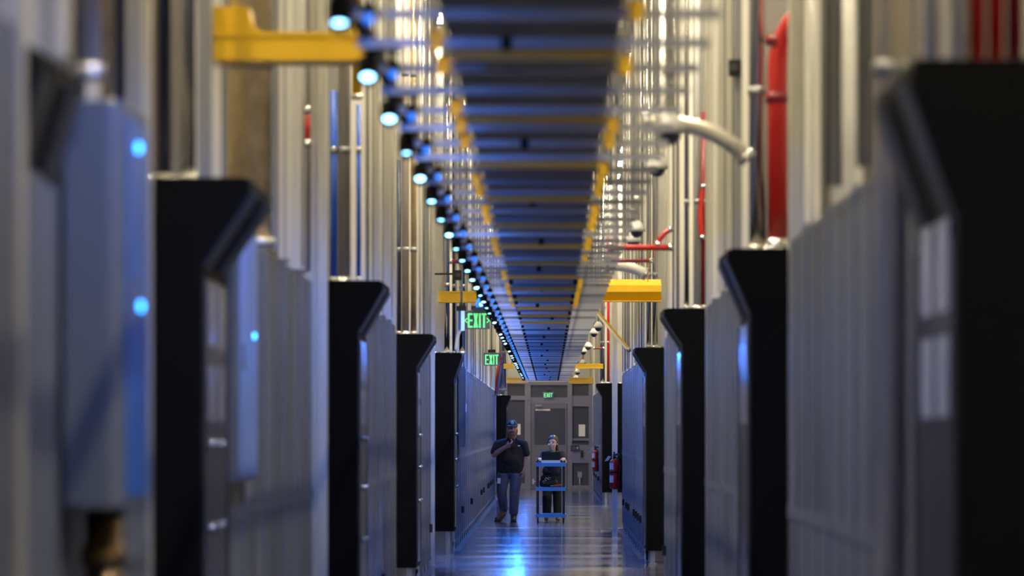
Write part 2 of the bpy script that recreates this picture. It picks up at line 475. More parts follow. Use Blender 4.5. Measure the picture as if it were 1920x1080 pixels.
def cage(sx, xw, y0, y1, label, end_post, bay=1.45, endx=None, up=0.065, ztop_mesh=2.56, seed=0, skip=()):
    """framed and panelled row end along the aisle; xw is the aisle face (positive), sx the side"""
    r = random.Random(seed)
    t = thing('aisle_cage', label, 'cage', (sx * xw, y0, 0))
    L = y1 - y0
    n = max(1, round(L / bay))
    b = L / n

    def bx(mb, xi, xo, ya, yb, za, zb):     # xi / xo: distance behind the aisle face
        return mb.box(sx * xi, sx * xo, ya, yb, za, zb)
    post = bx(MB(), 0, 0.07, -0.03, 0.03, 0, ztop_mesh + 0.05).mesh('post', M['alu_low'])
    slim = bx(MB(), 0.006, 0.05, -0.02, 0.02, 0.1, ztop_mesh).mesh('mullion', M['mesh2'])
    pl = bx(MB(), 0.010, 0.05, 0.035, b / 2 - 0.025, 0.14, 1.26).mesh('lower_panel', M['mesh'])
    pl2 = bx(MB(), 0.010, 0.05, 0.035, b / 2 - 0.025, 0.14, 1.26).mesh('lower_panel', M['mesh2'])
    pu = bx(MB(), 0.010, 0.05, 0.035, b / 2 - 0.025, 1.32, ztop_mesh - 0.03).mesh('upper_panel', M['mesh'])
    pu2 = bx(MB(), 0.010, 0.05, 0.035, b / 2 - 0.025, 1.32, ztop_mesh - 0.03).mesh('upper_panel', M['mesh2'])
    latch = bx(MB(), -0.028, 0.03, b / 2 - 0.035, b / 2 + 0.035, 0.44, 0.54).mesh('latch', M['rubber'])
    foot = bx(MB(), -0.06, 0.06, -0.05, 0.05, 0, 0.018).mesh('foot_plate', M['alu_dark'])
    uppost = [bx(MB(), -0.0, 0.09, -0.035, 0.035, ztop_mesh + 0.05, ZTOP).mesh('upper_post', M[m]) for m in ('alu', 'alu_cream', 'alu_dark')]
    sheets = [bx(MB(), up, up + 0.03, 0.02, b / 4 - 0.012, ztop_mesh + 0.08, ZTOP - 0.1).mesh('upper_sheet', M[m]) for m in ('sheet_a', 'sheet_b', 'sheet_c', 'sheet_b', 'alu_cream', 'sheet_a', 'insul')]
    fin = [bx(MB(), up - 0.05, up, -0.02, 0.02, ztop_mesh + 0.08, ZTOP - 0.1).mesh('sheet_rib', M[m]) for m in ('alu_cream', 'alu', 'alu_dark')]
    pipes = [MB().tube([(0, 0, 2.64), (0, 0, ZTOP)], 0.028, 10).mesh('conduit', M[m]) for m in ('steel', 'alu_cream', 'insul')]
    for k in range(n):
        y = k * b
        if k: put(post, 'post', t, (0, y, 0))
        put(slim, 'mullion', t, (0, y + b / 2, 0))
        for h in (0, 1):
            put(pl if r.random() < 0.6 else pl2, 'lower_panel', t, (0, y + h * b / 2, 0))
            put(pu if r.random() < 0.6 else pu2, 'upper_panel', t, (0, y + h * b / 2, 0))
        for h in range(4):
            ya = y0 + y + h * b / 4
            if not any(ya < q1 and ya + b / 4 > q0 for q0, q1 in skip): put(r.choice(sheets), 'upper_sheet', t, (0, y + h * b / 4, 0))
        free = not any(y0 + y - 0.05 < q1 and y0 + y + b > q0 for q0, q1 in skip)
        if k and free: put(r.choice(uppost), 'upper_post', t, (0, y, 0))
        if free: put(r.choice(fin), 'sheet_rib', t, (0, y + b / 2, 0))
        if r.random() < 0.4: put(latch, 'latch', t, (0, y, 0))
        put(foot, 'foot_plate', t, (0, y + 0.4 * b, 0))
        put(foot, 'foot_plate', t, (0, y + 0.9 * b, 0))
        for q in range(2):
            if r.random() < 0.6 and free: put(r.choice(pipes), 'conduit', t, (sx * (up - 0.032), y + b * (0.15 + 0.45 * q + r.uniform(0, 0.2)), 0))
    bx(MB(), 0.012, 0.06, 0, L, ztop_mesh - 0.03, ztop_mesh + 0.03).build('top_rail', M['mesh2'], t)
    bx(MB(), 0.005, 0.06, 0, L, 1.26, 1.32).build('middle_rail', M['mesh'], t)
    bx(MB(), 0.005, 0.06, 0, L, 0.10, 0.14).build('bottom_rail', M['mesh'], t)
    bx(MB(), 0.02, 0.05, 0, L, 0.0, 0.10).build('kick_plate', M['alu_dark'], t)
    for z in (() if skip else (4.4, 6.2)): bx(MB(), up - 0.03, up + 0.01, 0, L, z, z + 0.06).build('girt', M['alu'], t)
    # end post facing the camera side and the far end
    e0, e1 = end_post
    eb = MB()
    for q in (0.0, 1.0):
        pass
    wd = e1 - e0
    eb.box(sx * (e0 - xw), sx * (e0 - xw + wd * 0.44), L - 0.10, L, 0, ZTOP)
    eb.box(sx * (e0 - xw + wd * 0.44), sx * (e0 - xw + wd * 0.56), L - 0.075, L, 0, ZTOP)
    eb.box(sx * (e0 - xw + wd * 0.56), sx * (e1 - xw), L - 0.10, L, 0, ZTOP)
    eb.build('end_post', M['alu'], t)
    bx(MB(), 0.0, 0.12, 0.0, 0.05, 0, ZTOP).build('start_post', M['alu_cream'], t)
    # panelled face closing the row end across the gap behind
    bx(MB(), 0.12, 1.6, L - 0.05, L, 0, ZTOP - 0.2).build('end_sheet', M['sheet_c'], t)
    bx(MB(), 0.12, 1.6, 0.0, 0.04, 0, ZTOP - 0.2).build('front_sheet', M['sheet_a'], t)
    return t


cage(-1, 1.19, 3.0, 9.7, 'blurred aisle cage at the left frame edge, before the pale hooded cabinet', (1.19, 1.30), seed=1)
cage(-1, 1.33, 10.95, 14.3, 'short aisle cage behind the pale hooded cabinet and white wall box', (1.33, 1.46), seed=2)
cage(-1, 1.44, 18.68, 26.2, 'aisle cage between the first and second black hooded cabinets in the left row', (1.36, 1.50), seed=3, skip=((19.0, 23.6),))
cage(-1, 1.33, 30.68, 37.3, 'aisle cage between the second and third black hooded cabinets in the left row', (1.34, 1.47), seed=4, skip=((35.0, 35.4),))
cage(-1, 1.44, 47.08, 52.2, 'aisle cage between the third and fourth black hooded cabinets in the left row', (1.40, 1.50), seed=5)
cage(-1, 1.30, 58.38, 104.0, 'long aisle cage on the left running past the exit signs and the bearded man', (1.30, 1.42), seed=6)
cage(1, 1.15, 13.12, 20.7, 'aisle cage between the first and second black hooded cabinets in the right row', (1.16, 1.29), seed=8, skip=((13.3, 16.7), (18.8, 19.2)))
cage(1, 1.15, 25.45, 31.7, 'aisle cage between the second and third black hooded cabinets in the right row', (1.16, 1.26), seed=9, skip=((27.0, 29.5),))
cage(1, 1.14, 37.35, 42.7, 'aisle cage between the third and fourth black hooded cabinets in the right row', (1.16, 1.26), seed=10, skip=((40.5, 41.1),))
cage(1, 1.22, 54.65, 72.1, 'aisle cage on the right ending at the post with the larger red extinguisher', (1.06, 1.15), seed=11)
cage(1, 1.20, 96.35, 118.5, 'farthest aisle cage on the right, behind the smaller red extinguisher', (1.20, 1.30), seed=12)


# ================================================================== HOODED CABINETS
def cabinet(sx, d, xh, xb, label, ztop=2.70, zsl=2.36, zbot=0.22, depth=1.32, back=0.55, body='black', knobs=True, panes=True):
    t = thing('hooded_cabinet', label, 'cabinet', (sx * xb, d, 0))
    o = back
    X = lambda a: sx * a
    MB().box(X(0), X(o), 0, depth, zbot, zsl).build('body', M[body], t)
    h = xb - xh
    prof = [(0, zsl), (-h, ztop - 0.05), (-h, ztop), (o, ztop), (o, zsl)]
    lo = [(X(a), 0, z) for a, z in prof]
    hi = [(X(a), depth, z) for a, z in prof]
    MB().hull(lo, hi).build('hood', M['black'], t)
    # sloping trim bars on the underside of the hood
    for y0, y1 in ((0.06, 0.42), (0.90, 1.26)):
        if depth < 1.2: y0, y1 = y0 * 0.7, y1 * 0.7
        g = 0.012
        lo = [(X(-0.004), y0, zsl - 0.01), (X(-h - g + 0.006), y0, ztop - 0.06), (X(-h - g + 0.0), y0, ztop - 0.045), (X(-h + 0.02), y0, ztop - 0.045), (X(0.02), y0, zsl)]
        hi = [(a, y1, c) for a, b_, c in lo]
        MB().hull(lo, hi).build('hood_trim', M['hoodside'], t)
    # feet / hanging legs
    for y in (0.08, depth - 0.08):
        MB().box(X(0.05), X(0.11), y - 0.03, y + 0.03, 0, zbot).box(X(0.03), X(0.13), y - 0.05, y + 0.05, 0, 0.012).build('leg', M['alu_dark'], t)
    if body == 'black':
        MB().box(X(-0.010), X(0.0), 0.05, depth - 0.05, zbot + 0.05, zsl - 0.06).build('side_door', M['black_gloss'], t)
        # beaded edge of the side door
        for y in (0.05, depth - 0.05):
            MB().box(X(-0.016), X(0.0), y - 0.012, y + 0.012, zbot + 0.05, zsl - 0.06).build('door_edge', M['hoodside'], t)
    if panes:
        for z0, z1 in ((2.02, 2.28), (1.72, 1.95)):
            for k in (0, 1):
                y = 0.22 + k * 0.50
                MB().box(X(-0.016), X(-0.008), y, y + 0.30, z0, z1).build('vent_pane', M['pane' if d < 15 else 'pane_dim'], t)  # painted reflections: pale on the closest cabinet, dim on the rest
    if knobs:
        for z in (1.62, 1.28, 0.92):
            for y in (0.09, 0.60):
                kb = MB()
                kb.tube([(X(-0.008), y, z), (X(-0.03), y, z)], 0.014, 10).ball((X(-0.034), y, z), 0.02, 12, 6)
                kb.build('knob', M['knobsteel'], t)
    for k in range(3):
        MB().tube([(X(o * 0.25 + k * o * 0.25), 0.35, ztop), (X(o * 0.25 + k * o * 0.25), 0.35, ztop + 0.03)], 0.07, 14).build('pipe_collar', M['steel'], t)
    # flat lid seam
    MB().box(X(-h + 0.02), X(o), 0.02, depth - 0.02, ztop, ztop + 0.008).build('lid', M['black'], t)
    return t


cabinet(-1, 9.9, 1.19, 1.25, 'pale grey hooded cabinet with dark hood at the blurred left frame edge', 2.57, 2.31, 0.1, 0.95, 0.35, 'mesh', False, False)
cabinet(-1, 17.3, 1.216, 1.41, 'tallest black hooded cabinet in the left row, blue lamp glints on its hood', 2.70, 2.36, 0.22)
cabinet(-1, 29.3, 1.146, 1.315, 'black hooded cabinet in the left row with three paired chrome knobs, pipes blue', 2.70, 2.36, 0.22)
cabinet(-1, 45.7, 1.246, 1.425, 'black hooded cabinet in the left row whose whole base shows, grey lagged pipes above', 2.70, 2.36, 0.20)
cabinet(-1, 57.0, 1.171, 1.275, 'black hooded cabinet under two chrome pipes, beside the long white wall box', 2.70, 2.36, 0.32, panes=False)  # panes are the painted side reflections, none here
cabinet(-1, 112.0, 1.02, 1.135, 'small distant black hooded cabinet behind the bearded man', 2.57, 2.27, 0.3, panes=False, knobs=False)
cabinet(1, 11.76, 1.0, 1.13, 'hugest black hooded cabinet, out of focus at the right frame edge', 2.70, 2.28, 0.22, knobs=False)
cabinet(1, 24.1, 1.009, 1.138, 'black hooded cabinet below the thick red pipe and silver duct', 2.70, 2.35, 0.22, knobs=False)
cabinet(1, 36.0, 0.968, 1.126, 'black hooded cabinet in the right row under dark red and white risers', 2.70, 2.40, 0.22, knobs=False)
cabinet(1, 53.3, 1.067, 1.213, 'black hooded cabinet in the right row under twin silver pipes and yellow brace', 2.70, 2.41, 0.165, knobs=False)
cabinet(1, 95.0, 1.048, 1.18, 'small distant black hooded cabinet between the two red extinguishers', 2.70, 2.42, 0.28, knobs=False)


# ================================================================== WHITE WALL BOXES (left)
def wallbox(x_in, x_out, y0, y1, z0, z1, label, door='whitebox', dots=()):
    t = thing('wall_box', label, 'wall box', (0, y0, 0))
    t['kind'] = 'thing'
    dp = y1 - y0
    n = 8
    R = min(0.05, (x_out - x_in) * 0.4)
    pts = [(-x_out, 0), (-x_in - R, 0)] + [(-x_in - R + R * math.sin(a), R - R * math.cos(a)) for a in [math.pi / 2 * k / n for k in range(1, n + 1)]] + [(-x_in, dp), (-x_out, dp)]
    MB().hull([(x, y, z0) for x, y in pts], [(x, y, z1) for x, y in pts]).build('housing', M['whitebox'], t)
    MB().hull([(x * 1.0 + (0.004 if x == -x_in else 0), y, z1) for x, y in pts], [(x, y, z1 + 0.02) for x, y in pts]).build('cap', M['whitebox'], t)
    MB().box(-x_in, -x_in + 0.006, 0.06, dp - 0.02, z0 + 0.02, z1 - 0.02).build('door', M[door], t)  # blue door colours carry the lamp light falling on this side
    for ly, lz in dots:
        MB().ball((-x_in + 0.010, ly, lz), (0.008, 0.014, 0.014), 10, 6).build('indicator_light', M['led'], t)
    MB().box(-x_in + 0.006, -x_in + 0.02, 0.14, 0.18, z0 + 0.5, z0 + 0.62).build('handle', M['chrome'], t)


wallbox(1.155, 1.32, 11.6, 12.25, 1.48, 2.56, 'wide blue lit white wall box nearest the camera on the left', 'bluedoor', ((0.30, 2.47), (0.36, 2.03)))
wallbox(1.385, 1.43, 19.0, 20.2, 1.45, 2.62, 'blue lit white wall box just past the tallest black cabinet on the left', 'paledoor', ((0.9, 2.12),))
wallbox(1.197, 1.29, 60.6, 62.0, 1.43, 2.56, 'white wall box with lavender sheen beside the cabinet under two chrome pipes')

t = thing('standpipe', 'dark bronze standpipe below the wide white wall box at lower left', 'pipe', (-1.255, 12.0, 0))
MB().tube([(0, 0, 0), (0, 0, 1.46)], 0.055, 16).build('barrel', M['bronze'], t)
MB().tube([(0, 0, 1.30), (0, 0, 1.36)], 0.066, 16).build('collar', M['bronze'], t)
MB().tube([(0, 0, 0), (0, 0, 0.04)], 0.08, 16).build('flange', M['bronze'], t)


# ================================================================== RISERS (vertical pipes and ducts placed at their depth)
def riser(px0, px1, d, z0, z1, m, label, name='riser_pipe', cat='pipe', square=False, bands=True):
    s = F / d
    x = ((px0 + px1) / 2 - VX) / s
    r = (px1 - px0) / 2 / s
    t = thing(name, label, cat, (x, d, z0))
    if square:
        MB().box(-r, r, -r, r, 0, z1 - z0).build('shaft', M[m], t)
        MB().box(-r * 0.15, r * 0.15, -r * 1.06, -r, 0, z1 - z0).build('slot_channel', M['alu_dark'], t)
        MB().box(-r * 1.3, r * 1.3, -r * 1.3, r * 1.3, z1 - z0 - 0.01, z1 - z0).build('top_plate', M['alu'], t)
    else:
        MB().tube([(0, 0, 0), (0, 0, z1 - z0)], r, 18).build('shaft', M[m], t)
        if bands:
            k = 0.9
            while k < z1 - z0 - 0.3:
                MB().tube([(0, 0, k), (0, 0, k + 0.05)], r * 1.10, 18).build('clamp', M['alu_dark'], t)
                k += 1.9
        MB().tube([(0, 0, 0), (0, 0, 0.04)], r * 1.2, 18).build('flange', M['alu'], t)
    return t


TOPZ = 2.708
# first left cabinets
riser(62, 128, 10.3, 2.58, 7.3, 'sheet_b', 'broad cream duct above the pale hooded cabinet', 'riser_duct', 'duct', True)
riser(137, 190, 11.4, 2.62, 7.3, 'insul', 'brown lagged pipe above the wide white wall box')
riser(192, 213, 12.6, 2.62, 7.3, 'foil', 'narrow tan wrapped pipe left of a navy riser')
riser(215, 236, 12.9, 2.62, 7.3, 'navy', 'navy riser between tan pipe and grey strut above the white wall box')
riser(238, 270, 13.2, 2.62, 7.3, 'alu', 'grey square strut just above the edge of the wide white wall box', 'strut_post', 'post', True)
riser(272, 292, 17.75, TOPZ, 7.3, 'darkred', 'dark red riser into the tallest black cabinet on the left')
riser(294, 320, 17.75, TOPZ, 7.3, 'navy', 'navy riser beside the dark red pipe on the tallest left cabinet')
riser(342, 367, 17.75, TOPZ, 7.3, 'steel', 'silver riser with blue sheen on the tallest left cabinet')
riser(371, 397, 17.6, TOPZ, 7.3, 'alu_dark', 'dark grey square post on the tallest left cabinet under the yellow beam end', 'strut_post', 'post', True)
riser(402, 423, 19.2, 2.62, 7.3, 'alu_dark', 'slim dark post left of the tan foil duct', 'strut_post', 'post', True)
riser(427, 508, 21.8, 2.62, 7.3, 'foil', 'fat tan foil wrapped duct behind the near yellow beam', 'riser_duct', 'duct')
riser(510, 522, 22.3, 2.62, 7.3, 'alu_dark', 'thin dark post right of the tan foil duct', 'strut_post', 'post', True)
riser(524, 545, 23.3, 2.62, 7.3, 'alu_cream', 'cream post right of the tan foil duct', 'strut_post', 'post', True)
# second left cabinet
riser(619, 633, 29.8, TOPZ, 4.05, 'bluepipe', 'blue riser at the outer side of the lagged pipe, left row')
riser(635, 657, 29.8, TOPZ, 7.3, 'insul', 'brown grey lagged riser between two blue pipes')
riser(660, 678, 29.95, 4.0, 7.3, 'yellow', 'yellow sleeved upper riser beside the lagged pipe')
riser(668, 677, 29.75, TOPZ, 3.95, 'bluepipe', 'blue riser below the yellow sleeve')
riser(702, 716, 35.2, 2.62, 7.3, 'alu_cream', 'bright cream post before the lagged pipes of the third left cabinet', 'strut_post', 'post', True)
# third left cabinet
riser(744, 752, 46.2, TOPZ, 4.6, 'navy', 'navy riser on the black cabinet whose whole base shows')
riser(754, 767, 46.2, TOPZ, 7.3, 'insul', 'brown lagged riser beside the navy pipe')
riser(770, 781, 46.3, TOPZ, 7.3, 'foil', 'tan wrapped riser beside the brown lagged pipe')
# fourth left cabinet
riser(833, 843, 57.5, TOPZ, 7.3, 'chrome', 'outer of two chrome risers near the arrowed exit sign')
riser(848, 853, 57.9, TOPZ, 7.3, 'navy', 'thin navy conduit between the two chrome risers')
riser(861, 872, 58.1, TOPZ, 7.3, 'chrome', 'inner of two chrome risers near the arrowed exit sign')
riser(936, 949, 103.0, 2.62, 7.3, 'steel', 'silver riser beyond the second exit sign, next to red hose')
# right side
riser(1212, 1221, 53.7, TOPZ, 7.3, 'steel', 'silver riser closer to the aisle, above the yellow brace end')
riser(1223, 1233, 53.7, TOPZ, 7.3, 'steel', 'silver riser next to the wall, above the yellow brace end')
riser(1138, 1143, 95.4, TOPZ, 6.0, 'red', 'thin red riser on the small distant black cabinet at right')
riser(1126, 1134, 95.6, TOPZ, 7.3, 'steel', 'silver riser on the small distant black cabinet at right')
riser(1256, 1280, 40.8, 2.62, 7.3, 'alu_cream', 'broad cream post right of the camera poles', 'strut_post', 'post', True)
riser(1302, 1313, 36.5, TOPZ, 7.3, 'whitepl', 'white riser beside the dark red pipe, right row')
riser(1314, 1325, 36.5, TOPZ, 4.4, 'darkred', 'dark red riser beside the white pipe, right row')
riser(1283, 1292, 36.6, TOPZ, 7.3, 'steel', 'silver riser on the cabinet with dark red and white risers')
riser(1345, 1372, 29.2, 2.62, 7.3, 'alu', 'grey square strut behind the silver curved conduit', 'strut_post', 'post', True)
riser(1376, 1398, 27.2, 2.62, 7.3, 'alu_dark', 'dark square strut beside the silver duct, right row', 'strut_post', 'post', True)
riser(1404, 1436, 24.6, TOPZ, 7.3, 'steel', 'thick silver duct beside the thick red pipe', 'riser_duct', 'duct')
riser(1548, 1578, 16.4, 2.62, 7.3, 'charcoal', 'darker square strut right of the big grey end post', 'strut_post', 'post', True)
riser(1606, 1632, 15.2, 2.62, 7.3, 'charcoal', 'dark square strut left of the hugest black cabinet hood', 'strut_post', 'post', True)
riser(1580, 1604, 19.0, 2.62, 7.3, 'steel', 'shiny conduit between the two dark square struts')
riser(1640, 1700, 13.5, 0.0, 7.3, 'beige', 'floor to ceiling beige duct just behind the hugest black cabinet', 'riser_duct', 'duct')
riser(1733, 1762, 12.3, TOPZ, 7.3, 'whitepl', 'white riser furthest from red pipes on the hugest cabinet')
riser(1784, 1813, 12.3, TOPZ, 7.3, 'whitepl', 'white riser next to the red pipes on the hugest cabinet')
riser(1816, 1848, 12.3, TOPZ, 7.3, 'red', 'red riser next to the white pipes on the hugest cabinet')
riser(1851, 1883, 12.3, TOPZ, 7.3, 'red', 'middle red riser on the hugest cabinet')
riser(1886, 1918, 12.3, TOPZ, 7.3, 'darkred', 'dark red riser at the right frame edge')

# thick red pipe with an elbow
t = thing('riser_pipe', 'thick red pipe bending down into the right hand black cabinet', 'pipe', (0, 0, 0))
a = P(1458, 445, 24.5)
pts = [(a[0], a[1], TOPZ), (a[0], a[1], 3.75)]
for k in range(1, 9):
    q = math.pi / 2 * k / 8 * 0.8
    pts.append((a[0] + 0.35 * (1 - math.cos(q)), a[1] - 0.3 * (1 - math.cos(q)), 3.75 + 0.42 * math.sin(q)))
pts.append((pts[-1][0] + 0.35, pts[-1][1] - 0.5, pts[-1][2] + 0.28))
MB().tube(pts, 0.057, 18).build('shaft', M['red'], t)
for z in (3.62, 3.95):
    MB().tube([(a[0], a[1], z - 0.06), (a[0], a[1], z)], 0.07, 18).build('coupling', M['darkred'], t)
MB().tube([(a[0], a[1], TOPZ), (a[0], a[1], TOPZ + 0.07)], 0.075, 18).build('flange', M['steel'], t)


def pipe(pts, r, m, label, name='cross_pipe', cat='pipe', n=12, rings=None):
    t = thing(name, label, cat)
    MB().tube(pts, r, n).build('shaft', M[m], t)
    for p in (pts[0], pts[-1]):
        q = pts[1] if p is pts[0] else pts[-2]
        dv = (Vector(q) - Vector(p)).normalized() * 0.04
        MB().tube([p, tuple(Vector(p) + dv)], r * 1.25, n).build('coupling', M['steel'], t)
    if name == 'cross_pipe':
        for u in (0.25, 0.75):
            c = Vector(pts[0]).lerp(Vector(pts[-1]), u)
            MB().tube([tuple(c), (c.x, c.y, HZ)], 0.006, 6).build('hanger_rod', M['steel'], t)
    return t


def bez(a, b, c, n=12):
    a, b, c = Vector(a), Vector(b), Vector(c)
    return [tuple(a * (1 - u) ** 2 + b * 2 * u * (1 - u) + c * u * u) for u in [k / n for k in range(n + 1)]]


pipe(bez(P(1205, 230, 22.5), P(1340, 225, 22.5), P(1404, 300, 22.5)), 0.043, 'alu', 'silver curved conduit sweeping from the tray to the right row', 'curved_conduit', 'conduit', 16)
pipe(bez(P(1134, 498, 41.4), P(1185, 496, 41.4), P(1214, 516, 41.4)), 0.05, 'alu_cream', 'pale curved conduit just above the wide yellow duct', 'curved_conduit', 'conduit', 16)
pipe([P(1142, 464, 36.3), P(1262, 464, 36.3)], 0.026, 'red', 'bright red cross pipe above the pale curved conduit')
pipe(bez(P(1233, 462, 36.3), P(1236, 440, 36.3), P(1262, 428, 36.3)), 0.02, 'red', 'short red hose looping up from the bright red cross pipe', 'red_hose', 'hose')
pipe([P(1136, 489, 41.0), P(1226, 489, 41.0)], 0.018, 'darkred', 'dark red cross pipe directly over the pale curved conduit')
pipe([P(1112, 653, 88.0), P(1134, 653, 88.0)], 0.02, 'darkred', 'small dark red cross pipe among the far dome cameras')
pipe([P(842, 490, 51.0), P(884, 490, 51.0)], 0.026, 'darkred', 'dark red cross pipe behind the left chrome risers')
pipe(bez(P(930, 742, 102.5), P(931, 700, 102.5), P(938, 672, 103.0)), 0.03, 'red', 'red hose beside the farthest left silver riser', 'red_hose', 'hose')
pipe(bez(P(934, 742, 102.0), P(934, 710, 102.0), P(940, 684, 103.0)), 0.025, 'bluepipe', 'blue hose beside the farthest left silver riser', 'blue_hose', 'hose')
pipe(bez(P(1318, 450, 36.46), P(1308, 405, 36.46), P(1320, 345, 36.46)), 0.022, 'red', 'red hose curling above the dark red riser, right row', 'red_hose', 'hose')
pipe([P(572, 200, 25.4), P(572, 275, 25.4)], 0.03, 'red', 'small red fitting on the second left end post', 'pipe_fitting', 'fitting')
pipe([P(712, 385, 36.6), P(712, 405, 36.6)], 0.03, 'red', 'small red fitting on the third left end post', 'pipe_fitting', 'fitting')
pipe([P(1357, 285, 30.5), P(1357, 320, 30.5)], 0.03, 'red', 'small red fitting below the silver curved conduit', 'pipe_fitting', 'fitting')
pipe([P(793, 490, 50.8), P(793, 506, 50.8)], 0.03, 'red', 'small red fitting on the fourth left end post', 'pipe_fitting', 'fitting')


# ================================================================== YELLOW FIBRE DUCTS
def yduct(px0, px1, py0, py1, d, depth, label, lip=True, m='yellow'):
    a, b = P(px0, py1, d), P(px1, py0, d)
    t = thing('fibre_duct', label, 'cable duct', ((a[0] + b[0]) / 2, d, a[2]))
    hw, h = (b[0] - a[0]) / 2, b[2] - a[2]
    w_ = 0.008
    MB().box(-hw, hw, 0, depth, 0, w_).build('trough', M[m], t)
    MB().box(-hw, hw, 0, w_, w_, h).build('front_side', M[m], t)
    MB().box(-hw, hw, depth - w_, depth, w_, h).build('rear_side', M[m], t)
    if lip:
        MB().box(-hw, hw, -0.012, 0, h - 0.02, h).box(-hw, hw, depth, depth + 0.012, h - 0.02, h).build('lip', M[m], t)
        for q in (-0.6, 0.55):
            MB().box(q * hw - 0.02, q * hw + 0.02, -0.008, 0, 0.0, h).build('joiner', M[m], t)
    for q in (-0.75, 0.75):
        MB().tube([(q * hw, depth / 2, w_), (q * hw, depth / 2, HZ - a[2])], 0.007, 6).build('hanger_rod', M['steel'], t)
    return t


ya = yduct(400, 690, 60, 113, 18.65, 0.30, 'yellow crossing duct with turned up end, highest and closest on the left')
hh = (113 - 60) * 18.65 / F
mb = MB()
x0 = -(690 - 400) / 2 * 18.65 / F
sc_ = 18.65 / F
prof = [(0, 0), (100 * sc_, 0)] + [((68 + 32 * (1 - math.sin(q))) * sc_, (32 * (1 - math.cos(q))) * sc_) for q in [math.pi / 2 * k / 6 for k in range(1, 7)]] + [(66 * sc_, 48 * sc_), (0, 48 * sc_)]
mb.hull([(x0 + x, 0.0, hh + z) for x, z in prof], [(x0 + x, 0.25, hh + z) for x, z in prof])
mb.build('upturn', M['yellow'], ya)
yduct(822, 897, 546, 567, 54.3, 0.25, 'dim yellow crossing duct above the arrowed exit sign')
# the wide right duct has a sloping lid
yb = thing('fibre_duct', 'wide bright yellow crossing duct on the right over the camera poles', 'cable duct', P(1178, 565, 53.0))
hw = 62 * 53.0 / F
MB().box(-hw, hw, 0, 0.32, 0, 0.01).build('trough', M['yellow'], yb)
MB().hull([(-hw, 0.10, 0), (-hw, 0.108, 0), (-hw + 0.02, 0.008, 0.118), (-hw + 0.02, 0, 0.118)], [(hw, 0.10, 0), (hw, 0.108, 0), (hw, 0.008, 0.118), (hw, 0, 0.118)]).build('lower_side', M['yellow'], yb)
MB().box(-hw + 0.02, hw, -0.01, 0.01, 0.118, 0.19).build('front_side', M['yellow'], yb)
MB().hull([(-hw + 0.03, -0.012, 0.19), (hw, -0.012, 0.19), (hw, 0.3, 0.275), (-hw + 0.05, 0.3, 0.275)], [(-hw + 0.03, -0.012, 0.198), (hw, -0.012, 0.198), (hw, 0.3, 0.283), (-hw + 0.05, 0.3, 0.283)]).build('lid', M['yellow'], yb)
for q in (-0.6, 0.6):
    MB().tube([(q * hw, 0.16, 0.01), (q * hw, 0.16, HZ - P(1178, 565, 53.0)[2])], 0.007, 6).build('hanger_rod', M['steel'], yb)
yduct(945, 990, 708, 718, 108.0, 0.3, 'small bright yellow duct at the far left end of the tray')
yduct(1066, 1113, 708, 719, 108.0, 0.3, 'small bright yellow duct at the far right end of the tray')
yduct(1072, 1131, 682, 691, 92.0, 0.3, 'dull yellow duct behind the far dome cameras on the right')
yduct(944, 962, 682, 691, 92.0, 0.3, 'short dull yellow duct half hidden by the far blue spotlights')
t = thing('brace_bar', 'slanting pale yellow brace beneath the wide yellow duct', 'brace')
a, b = Vector(P(1108, 572, 60.0)), Vector(P(1179, 656, 60.0))
n_ = Vector((b.z - a.z, 0, -(b.x - a.x))).normalized() * 0.03
n_ = -n_ if n_.z < 0 else n_
MB().hull([a, a + Vector((0, 0.05, 0)), a + Vector((0, 0.05, 0)) + n_, a + n_], [b, b + Vector((0, 0.05, 0)), b + Vector((0, 0.05, 0)) + n_, b + n_]).build('bar', M['yellow'], t)
n2 = n_ * -0.9
MB().hull([a, a + Vector((0, 0.04, 0)), a + Vector((0, 0.04, 0)) + n2, a + n2], [b, b + Vector((0, 0.04, 0)), b + Vector((0, 0.04, 0)) + n2, b + n2]).build('flange', M['alu_cream'], t)
for p in (a, b):
    MB().ball(p, 0.035, 10, 6).build('end_bolt', M['alu_dark'], t)


# ================================================================== OVERHEAD CABLE LADDER
ZT = EYE + 1.30
tr = thing('cable_ladder', 'long overhead cable ladder of cross struts with dark pan down the aisle', 'cable tray', (-0.055, 7.404, ZT))
sms = [None] * 3
sm = MB().box(-0.60, 0.60, -0.02, 0.02, 0, 0.030).box(-0.60, 0.60, -0.024, -0.02, 0.0, 0.006).box(-0.60, 0.60, -0.024, -0.02, 0.024, 0.030).mesh('strut', M['strut'])
sms = [sm, sm.copy(), sm.copy()]
sms[1].materials[0] = M['strut_dim']
sms[2].materials[0] = M['strut_pale']
pm = MB()
PW = 0.29
for a, b, c, d_ in ((0.022, 0.995, 0.034, 0.034),):
    pm.hull([(-PW, a, c), (PW, a, c), (PW, a, c + 0.006), (-PW, a, c + 0.006)], [(-PW, b, d_), (PW, b, d_), (PW, b, d_ + 0.006), (-PW, b, d_ + 0.006)])
pm1 = pm.mesh('pan', M['pan'])
pm2 = bpy.data.meshes['pan'].copy()
pm2.materials[0] = M['pan_far']
cm = MB().box(-0.018, 0.018, -0.035, -0.02, -0.012, 0.05).tube([(0, -0.04, 0.02), (0, -0.02, 0.02)], 0.02, 8).mesh('clip', M['rubber'])
ym = MB().box(-0.024, 0.024, -0.06, -0.024, -0.012, 0.055).box(-0.03, 0.03, -0.06, 0.03, 0.042, 0.055).mesh('fibre_clamp', M['yellow'])
yb_ = MB().box(-PW, PW, 0.03, 0.10, -0.034, -0.002).mesh('yellow_bar', M['yellow'])
wm = MB().box(-0.01, 0.01, 0, 1.0175, 0.08, 0.14).mesh('side_wire', M['strut'])
